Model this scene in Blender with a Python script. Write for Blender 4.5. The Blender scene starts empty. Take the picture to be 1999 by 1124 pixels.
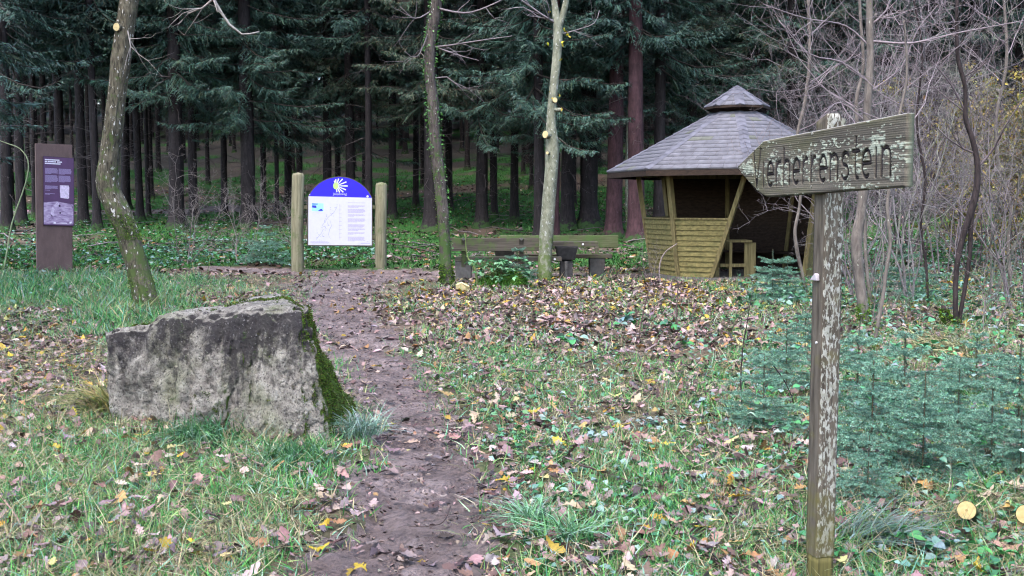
import bpy, math, random
import numpy as np
from mathutils import Vector, Matrix

random.seed(7)
RNG = np.random.default_rng(7)
SC = bpy.context.scene
COL = SC.collection
EYE, FPX, PITCH = 1.55, 2143.0, math.atan(162 / 2143.0)
CP, SP = math.cos(PITCH), math.sin(PITCH)

# ------------------------------------------------------------------ noise
def _hash(ix, iy, iz, seed):
    h = (ix.astype(np.int64) * 374761393 + iy.astype(np.int64) * 668265263 + iz.astype(np.int64) * 2147483647 + seed * 974634777) & 0x7fffffff
    h = ((h ^ (h >> 13)) * 1274126177) & 0x7fffffff
    return ((h ^ (h >> 16)) & 0xffffff) / float(0xffffff)

def noise3(x, y, z, seed=0):
    x = np.asarray(x, float); y = np.asarray(y, float); z = np.asarray(z, float) + 0 * x
    ix, iy, iz = np.floor(x), np.floor(y), np.floor(z)
    fx, fy, fz = x - ix, y - iy, z - iz
    fx, fy, fz = [f * f * (3 - 2 * f) for f in (fx, fy, fz)]
    out = 0
    for a in (0, 1):
        for b in (0, 1):
            for c in (0, 1):
                w = (fx if a else 1 - fx) * (fy if b else 1 - fy) * (fz if c else 1 - fz)
                out = out + w * _hash(ix + a, iy + b, iz + c, seed)
    return out * 2 - 1

def fbm(x, y, z=0.0, oct=4, seed=0, gain=.5):
    s = 0; a = 1.0; f = 1.0; n = 0
    for k in range(oct):
        s = s + a * noise3(np.asarray(x) * f, np.asarray(y) * f, np.asarray(z) * f, seed + k * 17)
        n += a; a *= gain; f *= 2.03
    return s / n

def smooth(t):
    t = np.clip(t, 0, 1); return t * t * (3 - 2 * t)

# ------------------------------------------------------------------ layout helpers
HUT = (4.87, 24.0)
def gz(x, y, fine=False):
    x = np.asarray(x, float); y = np.asarray(y, float)
    s = np.maximum(0, y - 24.5)
    z = .062 * s * s / (s + 5)
    t = np.maximum(0, y - 42)
    z = z + .075 * t * t / (t + 10)
    z = np.where(y > 150, z - .05 * (y - 150), z)
    z = z + .32 * smooth((x - 8) / 6) * smooth((y - 15) / 8)
    z = z + .35 * fbm(x * .16, y * .16, seed=3, oct=3) * smooth((y - 26) / 12)
    z = z + .05 * fbm(x * .5, y * .5, seed=5, oct=3)
    d = np.hypot(x - HUT[0], y - HUT[1])
    w = smooth((5.5 - d) / 2.5)
    z = z * (1 - w) + .02 * w
    return z

def ray(px, py):
    r = (px - 999.5) / FPX; u = -(py - 562) / FPX
    return Vector((r, CP + u * SP, -SP + u * CP))

def P(px, py, depth):
    d = ray(px, py)
    return Vector((0, 0, EYE)) + d * (depth / d.y)

def G(px, py):
    d = ray(px, py)
    t = 2.5
    while t < 190:
        p = Vector((0, 0, EYE)) + d * (t / d.y)
        if p.z <= float(gz(p.x, p.y)):
            break
        t *= 1.004
    return Vector((p.x, p.y, float(gz(p.x, p.y))))

def proj(x, y, z):
    f = y * CP - (z - EYE) * SP
    u = y * SP + (z - EYE) * CP
    f = np.maximum(f, .01)
    return 999.5 + FPX * x / f, 562 - FPX * u / f

def seg_dist(x, y, pts):
    best = np.full(np.shape(x), 1e9); wid = np.zeros(np.shape(x))
    for (a, b) in zip(pts[:-1], pts[1:]):
        ax, ay, aw = a; bx, by, bw = b
        dx, dy = bx - ax, by - ay
        t = np.clip(((x - ax) * dx + (y - ay) * dy) / (dx * dx + dy * dy), 0, 1)
        d = np.hypot(x - ax - t * dx, y - ay - t * dy)
        w = aw + t * (bw - aw)
        q = d / w
        m = q < best
        best = np.where(m, q, best); wid = np.where(m, w, wid)
    return best

MAINPATH = [(-.40, -3, .42), (-.44, 3.0, .42), (-.47, 4.6, .42), (-.52, 5.6, .42), (-.62, 7.1, .44), (-.97, 9.2, .48), (-1.62, 11.9, .52), (-2.4, 15.1, .62), (-3.05, 18.5, .75), (-3.3, 21.5, 1.1), (-3.0, 24, 1.6)]
PLAZA = [(-7.4, 26.6, .35), (-5.2, 25.6, .8), (-3.0, 24.6, 1.5), (-.5, 24.0, 1.2), (2.5, 23.6, 1.0), (5, 22.9, 1.2), (8.0, 22.6, .8)]
ROAD = [(-34, 43, 1.2), (-20, 45.5, 1.1), (-10, 48, .8)]
def pathq(x, y):
    n = .35 * fbm(x * 1.3, y * 1.3, seed=11, oct=4) + .5 * fbm(x * 5, y * 5, seed=13, oct=3)
    q1 = seg_dist(x, y, MAINPATH) + n * 1.1
    q2 = seg_dist(x, y, PLAZA) + n
    return np.minimum(q1, q2)
def roadq(x, y):
    return seg_dist(x, y, ROAD) + .3 * fbm(x * .8, y * .8, seed=12)

# ------------------------------------------------------------------ materials
def new_mat(name):
    m = bpy.data.materials.new(name); m.use_nodes = True
    nt = m.node_tree; nt.nodes.clear()
    out = nt.nodes.new('ShaderNodeOutputMaterial')
    b = nt.nodes.new('ShaderNodeBsdfPrincipled')
    nt.links.new(b.outputs[0], out.inputs[0])
    return m, nt, b

def N(nt, t, **kw):
    n = nt.nodes.new(t)
    for k, v in kw.items():
        if k.startswith('i_'):
            n.inputs[k[2:].replace('_', ' ')].default_value = v
        else:
            setattr(n, k, v)
    return n

def coords(nt, scale=(1, 1, 1), kind='Object'):
    tc = nt.nodes.new('ShaderNodeTexCoord')
    mp = nt.nodes.new('ShaderNodeMapping'); mp.inputs['Scale'].default_value = scale
    nt.links.new(tc.outputs[kind], mp.inputs[0])
    return mp.outputs[0]

def ramp(nt, src, stops):
    r = nt.nodes.new('ShaderNodeValToRGB')
    e = r.color_ramp.elements
    while len(e) < len(stops): e.new(.5)
    for el, (p, c) in zip(e, stops):
        el.position = p; el.color = (*c, 1) if len(c) == 3 else c
    nt.links.new(src, r.inputs[0])
    return r.outputs[0]

def mix(nt, fac, a, b, mode='MIX'):
    m = nt.nodes.new('ShaderNodeMix'); m.data_type = 'RGBA'; m.blend_type = mode
    for idx, v in ((0, fac), (6, a), (7, b)):
        if isinstance(v, (int, float)): m.inputs[idx].default_value = v
        elif isinstance(v, tuple): m.inputs[idx].default_value = (*v, 1)
        else: nt.links.new(v, m.inputs[idx])
    return m.outputs[2]

def bump(nt, b, h, strength=.5, dist=.01):
    n = nt.nodes.new('ShaderNodeBump'); n.inputs['Strength'].default_value = strength; n.inputs['Distance'].default_value = dist
    nt.links.new(h, n.inputs['Height']); nt.links.new(n.outputs[0], b.inputs['Normal'])

def noisetex(nt, vec, scale, detail=6, rough=.6, dist=0):
    n = N(nt, 'ShaderNodeTexNoise'); n.inputs['Scale'].default_value = scale; n.inputs['Detail'].default_value = detail
    n.inputs['Roughness'].default_value = rough; n.inputs['Distortion'].default_value = dist
    nt.links.new(vec, n.inputs['Vector'])
    return n.outputs[0]

def math_n(nt, op, a, b=None, clamp=False):
    n = N(nt, 'ShaderNodeMath', operation=op); n.use_clamp = clamp
    for i, v in enumerate((a, b)):
        if v is None: continue
        if isinstance(v, (int, float)): n.inputs[i].default_value = v
        else: nt.links.new(v, n.inputs[i])
    return n.outputs[0]

def attr_mat(name, rough=.6, spec=.4, noise_amt=.35, nscale=30, transl=0.0, bump_s=0.0):
    m, nt, b = new_mat(name)
    a = N(nt, 'ShaderNodeAttribute', attribute_name='col')
    v = coords(nt)
    n = noisetex(nt, v, nscale, 3)
    k = ramp(nt, n, [(.25, (1 - noise_amt,) * 3), (.75, (1 + noise_amt * .6,) * 3)])
    c = mix(nt, 1.0, a.outputs['Color'], k, 'MULTIPLY')
    nt.links.new(c, b.inputs['Base Color'])
    b.inputs['Roughness'].default_value = rough
    b.inputs['Specular IOR Level'].default_value = spec
    if bump_s: bump(nt, b, n, bump_s, .01)
    if transl:
        tr = N(nt, 'ShaderNodeBsdfTranslucent'); nt.links.new(c, tr.inputs[0])
        ms = N(nt, 'ShaderNodeMixShader'); ms.inputs[0].default_value = transl
        nt.links.new(b.outputs[0], ms.inputs[1]); nt.links.new(tr.outputs[0], ms.inputs[2])
        out = [n_ for n_ in nt.nodes if n_.type == 'OUTPUT_MATERIAL'][0]
        nt.links.new(ms.outputs[0], out.inputs[0])
    return m

def simple_mat(name, col, rough=.6, spec=.3, metal=0, nscale=12, amt=.3, bs=.2):
    m, nt, b = new_mat(name)
    v = coords(nt); n = noisetex(nt, v, nscale, 6)
    c = ramp(nt, n, [(.3, tuple(x * (1 - amt) for x in col)), (.7, tuple(min(1, x * (1 + amt)) for x in col))])
    nt.links.new(c, b.inputs['Base Color']); b.inputs['Roughness'].default_value = rough
    b.inputs['Specular IOR Level'].default_value = spec; b.inputs['Metallic'].default_value = metal
    if bs: bump(nt, b, n, bs, .005)
    return m

def bark_mat(name, dark, light, lichen=None, lich_t=.62, moss=None, moss_z=(0, .5), zs=.18, scale=22, bs=.8, spec=.25):
    m, nt, b = new_mat(name)
    v = coords(nt, (1, 1, zs)); v1 = coords(nt)
    n = noisetex(nt, v, scale, 8, .65, .6)
    c = ramp(nt, n, [(.32, dark), (.62, light)])
    n2 = noisetex(nt, v1, 3.0, 4)
    c = mix(nt, ramp(nt, n2, [(.35, (0, 0, 0)), (.7, (.55, .55, .55))]), c, tuple(x * .55 for x in dark))
    if lichen:
        vv = coords(nt, (1, 1, .55))
        n3 = noisetex(nt, vv, 26, 3, .5)
        c = mix(nt, ramp(nt, n3, [(lich_t, (0, 0, 0)), (lich_t + .04, (1, 1, 1))]), c, lichen)
    if moss:
        sp = N(nt, 'ShaderNodeSeparateXYZ'); tc = N(nt, 'ShaderNodeTexCoord'); nt.links.new(tc.outputs['Object'], sp.inputs[0])
        zz = N(nt, 'ShaderNodeMapRange'); zz.inputs[1].default_value = moss_z[0]; zz.inputs[2].default_value = moss_z[1]
        zz.inputs[3].default_value = .22; zz.inputs[4].default_value = -.16
        nt.links.new(sp.outputs[2], zz.inputs[0])
        n4 = noisetex(nt, v1, 7, 5)
        s = math_n(nt, 'ADD', n4, zz.outputs[0])
        c = mix(nt, ramp(nt, s, [(.56, (0, 0, 0)), (.66, (1, 1, 1))]), c, moss)
    nt.links.new(c, b.inputs['Base Color']); b.inputs['Roughness'].default_value = .85
    b.inputs['Specular IOR Level'].default_value = spec
    bump(nt, b, n, bs, .02)
    return m

def wood_mat(name, dark, light, axis=2, scale=40, stain=None, stain_t=.55, bs=.4, rough=.75, spec=.25):
    m, nt, b = new_mat(name)
    sc = [1, 1, 1]; sc[axis] = .06
    v = coords(nt, tuple(sc)); v1 = coords(nt)
    n = noisetex(nt, v, scale, 6, .6, .3)
    c = ramp(nt, n, [(.3, dark), (.65, light)])
    n2 = noisetex(nt, v1, 5, 5, .6)
    if stain: c = mix(nt, ramp(nt, n2, [(stain_t, (0, 0, 0)), (stain_t + .15, (.85, .85, .85))]), c, stain)
    nt.links.new(c, b.inputs['Base Color']); b.inputs['Roughness'].default_value = rough
    b.inputs['Specular IOR Level'].default_value = spec
    bump(nt, b, n, bs, .004)
    return m

# ------------------------------------------------------------------ object helpers
ORG = {}
def tag(o, label=None, cat=None, group=None, kind=None):
    if label: o['label'] = label
    if cat: o['category'] = cat
    if group: o['group'] = group
    if kind: o['kind'] = kind
    return o

def empty(name, loc, label=None, cat=None, group=None):
    o = bpy.data.objects.new(name, None); COL.objects.link(o)
    o.location = loc; o.empty_display_size = .2
    ORG[o.name] = Vector(loc)
    return tag(o, label, cat, group)

def mesh_np(name, V, T, mat, cols=None, parent=None, origin=None, smooth_sh=False):
    """V (n,3), T list of index arrays (tris or quads)"""
    V = np.asarray(V, dtype=np.float64)
    org = ORG[parent.name] if parent is not None else (Vector(origin) if origin is not None else Vector((0, 0, 0)))
    V = V - np.array(org)
    me = bpy.data.meshes.new(name)
    if not isinstance(T, (list, tuple)): T = [T]
    T = [np.asarray(t, dtype=np.int32) for t in T if len(t)]
    nl = sum(t.size for t in T); nf = sum(len(t) for t in T)
    me.vertices.add(len(V)); me.vertices.foreach_set('co', V.astype(np.float32).ravel())
    me.loops.add(nl); me.polygons.add(nf)
    me.loops.foreach_set('vertex_index', np.concatenate([t.ravel() for t in T]))
    starts = []; off = 0
    for t in T:
        starts.append(off + np.arange(len(t)) * t.shape[1]); off += t.size
    me.polygons.foreach_set('loop_start', np.concatenate(starts).astype(np.int32))
    if smooth_sh: me.polygons.foreach_set('use_smooth', np.ones(nf, dtype=bool))
    me.update(calc_edges=True)
    if cols is not None:
        a = me.color_attributes.new('col', 'FLOAT_COLOR', 'POINT')
        c = np.ones((len(V), 4), np.float32); c[:, :3] = cols
        a.data.foreach_set('color', c.ravel())
    me.materials.append(mat)
    o = bpy.data.objects.new(name, me); COL.objects.link(o)
    if parent is not None: o.parent = parent
    else: o.location = org
    ORG[o.name] = org
    return o

class MB:
    def __init__(s): s.v = []; s.f = []; s.c = []
    def add(s, vs, fs, col=(.5, .5, .5)):
        b = len(s.v); s.v += [tuple(v) for v in vs]; s.f += [tuple(i + b for i in f) for f in fs]; s.c += [tuple(col)] * len(vs)
    def beam(s, p0, p1, w, h, up=(0, 0, 1), col=(.5, .5, .5), taper=1.0):
        p0 = Vector(p0); p1 = Vector(p1); d = (p1 - p0).normalized(); up = Vector(up)
        sd = d.cross(up)
        if sd.length < 1e-4: sd = d.cross(Vector((0, 1, 0)))
        sd.normalize(); uu = sd.cross(d).normalized()
        vs = []
        for p, k in ((p0, 1), (p1, taper)):
            for a, b_ in ((-1, -1), (1, -1), (1, 1), (-1, 1)):
                vs.append(p + sd * (a * w / 2 * k) + uu * (b_ * h / 2 * k))
        s.add(vs, [(0, 3, 2, 1), (4, 5, 6, 7), (0, 1, 5, 4), (1, 2, 6, 5), (2, 3, 7, 6), (3, 0, 4, 7)], col)
    def prism(s, pts, nrm, th, col=(.5, .5, .5)):
        n = Vector(nrm).normalized(); k = len(pts)
        a = [Vector(p) for p in pts]; b_ = [p + n * th for p in a]
        s.add(a + b_, [tuple(range(k))[::-1], tuple(range(k, 2 * k))] + [(i, (i + 1) % k, k + (i + 1) % k, k + i) for i in range(k)], col)
    def cyl(s, p0, p1, r0, r1=None, seg=16, col=(.5, .5, .5)):
        r1 = r0 if r1 is None else r1
        p0 = Vector(p0); p1 = Vector(p1); d = (p1 - p0).normalized()
        u = d.orthogonal().normalized(); w = d.cross(u)
        vs = []
        for p, r in ((p0, r0), (p1, r1)):
            vs += [p + (u * math.cos(2 * math.pi * i / seg) + w * math.sin(2 * math.pi * i / seg)) * r for i in range(seg)]
        s.add(vs, [tuple(range(seg))[::-1], tuple(range(seg, 2 * seg))] + [(i, (i + 1) % seg, seg + (i + 1) % seg, seg + i) for i in range(seg)], col)
    def build(s, name, mat, parent=None, origin=None, bevel=0, cols=False, smooth_sh=False):
        org = ORG[parent.name] if parent is not None else (Vector(origin) if origin is not None else Vector((0, 0, 0)))
        me = bpy.data.meshes.new(name)
        me.from_pydata([tuple(Vector(v) - org) for v in s.v], [], s.f); me.update()
        if cols:
            a = me.color_attributes.new('col', 'FLOAT_COLOR', 'POINT')
            c = np.ones((len(s.v), 4), np.float32); c[:, :3] = np.array(s.c); a.data.foreach_set('color', c.ravel())
        me.materials.append(mat)
        if smooth_sh: me.polygons.foreach_set('use_smooth', [True] * len(me.polygons))
        o = bpy.data.objects.new(name, me); COL.objects.link(o)
        if parent is not None: o.parent = parent
        else: o.location = org
        ORG[o.name] = org
        if bevel:
            m = o.modifiers.new('bevel', 'BEVEL'); m.width = bevel; m.segments = 2; m.limit_method = 'ANGLE'
        return o

def spline(pts, step):
    pts = [np.array(p, float) for p in pts]
    q = [2 * pts[0] - pts[1]] + pts + [2 * pts[-1] - pts[-2]]
    out = []
    for i in range(1, len(q) - 2):
        a, b, c, d = q[i - 1:i + 3]
        n = max(1, int(np.linalg.norm((c - b)[:3]) / step))
        for k in range(n):
            t = k / n
            out.append(.5 * (2 * b + (c - a) * t + (2 * a - 5 * b + 4 * c - d) * t * t + (3 * b - a - 3 * c + d) * t ** 3))
    out.append(q[-2]); return np.array(out)

def tube_np(pts4, seg, amp=0.0, fx=9, fz=2.5, seed=0, cap=True):
    """pts4: (n,4) x,y,z,r"""
    p = pts4[:, :3]; r = pts4[:, 3]; n = len(p)
    t = np.gradient(p, axis=0); t /= np.linalg.norm(t, axis=1)[:, None] + 1e-9
    ref = np.array([0, 1., 0]) if abs(t[0, 1]) < .8 else np.array([1., 0, 0])
    u = np.zeros_like(p); u_prev = np.cross(t[0], ref); u_prev /= np.linalg.norm(u_prev)
    for i in range(n):
        a = u_prev - t[i] * np.dot(u_prev, t[i]); a /= np.linalg.norm(a) + 1e-9; u[i] = a; u_prev = a
    w = np.cross(t, u)
    th = np.linspace(0, 2 * np.pi, seg, endpoint=False)
    L = np.concatenate([[0], np.cumsum(np.linalg.norm(np.diff(p, axis=0), axis=1))])
    rr = np.repeat(r[:, None], seg, 1)
    if amp:
        cx, cy = np.cos(th)[None, :] * fx / 3, np.sin(th)[None, :] * fx / 3
        LL = L[:, None] + 0 * cx
        d = fbm(cx + 0 * LL, cy + 0 * LL, LL * fz, oct=4, seed=seed)
        d2 = fbm(cx * 3 + 0 * LL, cy * 3 + 0 * LL, LL * fz * 1.6, oct=2, seed=seed + 5)
        rr = rr * (1 + amp * d + amp * .6 * d2)
    V = p[:, None, :] + rr[:, :, None] * (np.cos(th)[None, :, None] * u[:, None, :] + np.sin(th)[None, :, None] * w[:, None, :])
    V = V.reshape(-1, 3)
    i = np.arange(n - 1)[:, None] * seg; j = np.arange(seg)[None, :]; j2 = (j + 1) % seg
    Q = np.stack([i + j, i + j2, i + seg + j2, i + seg + j], -1).reshape(-1, 4)
    if cap:
        V = np.vstack([V, p[-1] + t[-1] * r[-1] * .3]); k = len(V) - 1; b = (n - 1) * seg
        Tt = np.stack([b + np.arange(seg), b + (np.arange(seg) + 1) % seg, np.full(seg, k)], -1)
        return V, [Q, Tt]
    return V, [Q]

class Acc:
    """accumulates numpy geometry"""
    def __init__(s): s.V = []; s.T = []; s.Q = []; s.C = []; s.n = 0
    def add(s, V, T, col):
        V = np.asarray(V); s.V.append(V)
        for t in (T if isinstance(T, (list, tuple)) else [T]):
            t = np.asarray(t)
            if t.size == 0: continue
            (s.T if t.shape[1] == 3 else s.Q).append(t + s.n)
        c = np.asarray(col, float)
        if c.ndim == 1: c = np.repeat(c[None, :], len(V), 0)
        s.C.append(c); s.n += len(V)
    def build(s, name, mat, parent=None, origin=None, smooth_sh=False):
        V = np.vstack(s.V); C = np.vstack(s.C); T = []
        if s.T: T.append(np.vstack(s.T))
        if s.Q: T.append(np.vstack(s.Q))
        return mesh_np(name, V, T, mat, C, parent, origin, smooth_sh)

def kites(O, D, S, L, W, mid=.45):
    """many flat kites: origin, direction, side vec, length, width -> V, T"""
    L = L[:, None]; W = W[:, None]
    a = O; b = O + D * L * mid + S * W * .5; c = O + D * L; d = O + D * L * mid - S * W * .5
    V = np.stack([a, b, c, d], 1).reshape(-1, 3)
    k = np.arange(len(O))[:, None] * 4
    return V, np.hstack([k, k + 1, k + 2, k + 3])

def norm(a): return a / (np.linalg.norm(a, axis=-1, keepdims=True) + 1e-9)

def rand_cols(n, palette, weights=None, var=.2, rng=RNG):
    pal = np.array(palette); w = None if weights is None else np.array(weights) / sum(weights)
    c = pal[rng.choice(len(pal), n, p=w)]
    return np.clip(c * (1 + var * (rng.random((n, 1)) * 2 - 1)) * (1 + .12 * (rng.random((n, 3)) * 2 - 1)), 0, 1)

def scatter(acc, tmpl, tris, pos, yaw, tilt, tdir, scale, cols):
    """tmpl (m,3); instances rotated about z by yaw then tilted by angle tilt around horizontal axis tdir"""
    n = len(pos)
    if n == 0: return
    c, s_ = np.cos(yaw), np.sin(yaw)
    X = tmpl[None] * (scale[:, None, None] if scale.ndim == 1 else scale[:, None, :])
    x = X[..., 0] * c[:, None] - X[..., 1] * s_[:, None]; y = X[..., 0] * s_[:, None] + X[..., 1] * c[:, None]; z = X[..., 2]
    ax, ay = np.cos(tdir)[:, None], np.sin(tdir)[:, None]
    ct, st = np.cos(tilt)[:, None], np.sin(tilt)[:, None]
    dot = ax * x + ay * y
    # rodrigues around (ax,ay,0)
    rx = x * ct + (ay * z) * st + ax * dot * (1 - ct)
    ry = y * ct + (-ax * z) * st + ay * dot * (1 - ct)
    rz = z * ct + (ax * y - ay * x) * st
    V = np.stack([rx + pos[:, 0:1], ry + pos[:, 1:2], rz + pos[:, 2:3]], -1).reshape(-1, 3)
    m = len(tmpl)
    T = (tris[None] + (np.arange(n) * m)[:, None, None]).reshape(-1, tris.shape[1])
    acc.add(V, T, np.repeat(cols, m, 0))

# ------------------------------------------------------------------ templates
def blade_tmpl(bend, w=.06):
    h = np.array([0, .35, .7, 1.0]); v = []
    for i, t in enumerate(h):
        y = bend * t * t; z = t * (1 - .35 * bend * t)
        ww = w * (1 - t ** 1.5) * .5
        if i < 3: v += [(-ww, y, z), (ww, y, z)]
        else: v += [(0, y, z)]
    t = [(0, 1, 3), (0, 3, 2), (2, 3, 5), (2, 5, 4), (4, 5, 6)]
    return np.array(v), np.array(t)

def oak_tmpl(curl, fold, seed):
    r = np.random.default_rng(seed)
    t = np.array([0, .12, .2, .32, .4, .52, .62, .74, .84, .93, 1.0])
    w = np.array([.02, .1, .06, .2, .11, .27, .15, .26, .14, .12, .02]) * (1 + .15 * r.standard_normal(11))
    v = []
    for s in (-1, 0, 1):
        for tt, ww in zip(t, w):
            x = s * ww; y = tt - .5
            z = fold * abs(x) + curl * (y * y) + .25 * curl * math.sin(7 * tt + s + seed) * .3 + s * .12 * math.sin(4 * tt + seed) * ww * 3
            v.append((x, y, z))
    k = 11; T = []
    for a in (0, 1):
        for i in range(10):
            p = a * k + i; q = p + k
            T += [(p, q, q + 1), (p, q + 1, p + 1)]
    v = np.array(v); v[:, 2] -= v[:, 2].min() * .6
    return v, np.array(T)

def small_leaf_tmpl(curl, fold, wid=.55):
    v = [(0, -.5, 0), (-wid / 2, -.05, fold), (0, 0, -.02), (wid / 2, -.05, fold * .8), (-wid * .35, .3, fold + curl * .3), (wid * .35, .3, fold * .6 + curl * .5), (0, .5, curl)]
    t = [(0, 2, 1), (0, 3, 2), (1, 2, 4), (2, 3, 5), (2, 6, 4), (2, 5, 6)]
    return np.array(v), np.array(t)

# ------------------------------------------------------------------ world, camera, light
W = bpy.data.worlds.new('World'); SC.world = W; W.use_nodes = True
nt = W.node_tree; bg = nt.nodes['Background']
sky = nt.nodes.new('ShaderNodeTexSky'); sky.sky_type = 'NISHITA'; sky.sun_disc = False
SUN_EL, SUN_ROT = math.radians(62), math.radians(205)
sky.sun_elevation = SUN_EL; sky.sun_rotation = SUN_ROT; sky.air_density = 1.0; sky.dust_density = 3.0
nt.links.new(sky.outputs[0], bg.inputs[0]); bg.inputs[1].default_value = .12
sun = bpy.data.lights.new('sun', 'SUN'); sun.energy = 1.5; sun.angle = math.radians(14); sun.color = (1, .96, .9)
so = bpy.data.objects.new('sun', sun); COL.objects.link(so)
sd = Vector((math.sin(SUN_ROT) * math.cos(SUN_EL), math.cos(SUN_ROT) * math.cos(SUN_EL), math.sin(SUN_EL)))
so.rotation_euler = (-sd).to_track_quat('-Z', 'Y').to_euler(); so.location = (0, 0, 40)

cam = bpy.data.cameras.new('camera'); co = bpy.data.objects.new('camera', cam); COL.objects.link(co)
cam.sensor_width = 36; cam.lens = FPX / 1999 * 36; cam.clip_end = 2000; cam.clip_start = .05
co.location = (0, 0, EYE); co.rotation_euler = (math.radians(90) - PITCH, 0, 0)
SC.camera = co
SC.view_settings.view_transform = 'Standard'; SC.view_settings.look = 'None'
SC.view_settings.exposure = 2.8; SC.view_settings.gamma = 1
SC.cycles.use_denoising = True; SC.cycles.filter_width = 1.15
try: SC.cycles.denoiser = 'OPENIMAGEDENOISE'
except Exception: pass
SC.cycles.max_bounces = 6; SC.cycles.diffuse_bounces = 3; SC.cycles.glossy_bounces = 2; SC.cycles.transmission_bounces = 2
SC.cycles.caustics_reflective = False; SC.cycles.caustics_refractive = False
SC.cycles.use_adaptive_sampling = False; SC.cycles.adaptive_threshold = .015

# ------------------------------------------------------------------ base materials
M_ground = attr_mat('soil', .9, .2, .5, 14, bump_s=.5)
M_leaf = attr_mat('dead_leaf', .5, .45, .3, 60, transl=.12)
M_grass = attr_mat('grass_blade', .5, .4, .2, 20, transl=.2)
M_green = attr_mat('green_leaf', .38, .55, .25, 40, transl=.15)
M_needle = attr_mat('needles', .55, .35, .3, 6)
M_needle_near = attr_mat('young_needles', .5, .4, .25, 30, transl=.1)
M_twig = attr_mat('twig_bark', .7, .35, .4, 25)
M_moss = attr_mat('moss', .95, .1, .4, 30)
M_spruce_bark = bark_mat('spruce_bark', (.010, .008, .008), (.034, .028, .029), (.11, .13, .12), .70, (.03, .065, .018), (0, .5), scale=16)
M_red_bark = bark_mat('reddish_bark', (.026, .013, .015), (.085, .043, .049), (.16, .14, .15), .72, (.03, .065, .018), (0, .5), scale=16)

def mud():
    m, nt, b = new_mat('trodden_mud')
    v = coords(nt)
    n = noisetex(nt, v, 5, 10, .7, .3); n2 = noisetex(nt, v, 38, 6, .7)
    c = ramp(nt, n, [(.3, (.09, .064, .058)), (.5, (.25, .19, .175)), (.72, (.43, .35, .335))])
    nw = noisetex(nt, v, 1.6, 4, .6)
    c = mix(nt, ramp(nt, nw, [(.4, (.75, .75, .75)), (.6, (0, 0, 0))]), c, (.16, .118, .108))
    c = mix(nt, ramp(nt, n2, [(.38, (.75, .75, .75)), (.5, (0, 0, 0))]), c, (.05, .034, .028))
    nt.links.new(c, b.inputs['Base Color'])
    r = ramp(nt, nw, [(.38, (.25,) * 3), (.62, (.65,) * 3)]); nt.links.new(r, b.inputs['Roughness'])
    b.inputs['Specular IOR Level'].default_value = .45
    n3 = noisetex(nt, v, 90, 4, .7)
    h = math_n(nt, 'ADD', math_n(nt, 'ADD', n, math_n(nt, 'MULTIPLY', n2, .6)), math_n(nt, 'MULTIPLY', n3, .2))
    bump(nt, b, h, 1.0, .06)
    return m
M_mud = mud()

# ------------------------------------------------------------------ ground
ys = np.concatenate([np.arange(-26, 2, 1.5), np.arange(2, 14, .045), np.arange(14, 30, .08)])
y = 30.0; ext = []
while y < 260:
    ext.append(y); y *= 1.012
ys = np.concatenate([ys, ext])
s = np.linspace(-1, 1, 420); s = np.concatenate([[-6, -3, -1.8, -1.3, -1.1], s, [1.1, 1.3, 1.8, 3, 6]])
Yg = np.repeat(ys[:, None], len(s), 1); Xg = s[None, :] * (5 + .60 * np.maximum(Yg, 0))
Zg = gz(Xg, Yg)
pq = np.minimum(pathq(Xg, Yg), roadq(Xg, Yg))
near = smooth((34 - Yg) / 10)
mudm = smooth((1.15 - pq) / .4)
Zg = Zg + near * .03 * mudm * fbm(Xg * 2.6, Yg * 2.6, seed=24, oct=2) + near * ((.012 + .036 * mudm) * fbm(Xg * 7, Yg * 7, seed=21, oct=4) + .018 * mudm * fbm(Xg * 17, Yg * 20, seed=22, oct=2)) - .035 * mudm * near
g_moss = smooth((fbm(Xg * .35, Yg * .35, seed=31, oct=4) + .42 - .5 * smooth((Yg - 50) / 25)) / .25) * smooth((Yg - 24) / 4)
brown = np.array([.075, .06, .042]); litter = np.array([.14, .10, .075]); mossc = np.array([.03, .105, .022])
n1 = smooth(fbm(Xg * 2, Yg * 2, seed=33) + .5)[..., None]
Cg = brown * (1 - n1) + litter * n1
gnear = (smooth(fbm(Xg * 1.1, Yg * 1.1, seed=41, oct=4) + .5) * smooth((14 - Yg) / 4) * .6)[..., None]; Cg = Cg * (1 - gnear) + np.array([.05, .095, .025]) * gnear
farb = smooth((Yg - 55) / 20)[..., None]
Cg = Cg * (1 - farb) + np.array([.062, .055, .045]) * farb
Cg = Cg * (1 - g_moss[..., None]) + mossc * (.7 + .6 * n1) * g_moss[..., None]
nr, nc = Xg.shape
idx = (np.arange(nr - 1)[:, None] * nc + np.arange(nc - 1)[None, :])
Q = np.stack([idx, idx + 1, idx + nc + 1, idx + nc], -1)
fq = (pq[:-1, :-1] + pq[1:, 1:]) / 2
V = np.stack([Xg, Yg, Zg], -1).reshape(-1, 3); Cf = Cg.reshape(-1, 3)
def sub(maskf):
    q = Q[maskf]; u, inv = np.unique(q, return_inverse=True)
    return V[u], inv.reshape(-1, 4), Cf[u]
a_ = sub(fq >= 1); tag(mesh_np('ground', a_[0], a_[1], M_ground, a_[2], smooth_sh=True), kind='structure')
yy = (Yg[:-1, :-1])
a_ = sub((fq < 1) & (yy < 38)); tag(mesh_np('path', a_[0], a_[1], M_mud, None, smooth_sh=True), kind='structure')
a_ = sub((fq < 1) & (yy >= 38)); tag(mesh_np('forest_road', a_[0], a_[1], simple_mat('gravel_road', (.12, .10, .095), .9, nscale=8), None, smooth_sh=True), kind='structure')

def gzn(x, y):
    pqv = pathq(x, y); m = smooth((1.15 - pqv) / .4)
    return gz(x, y) - .03 * m

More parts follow.
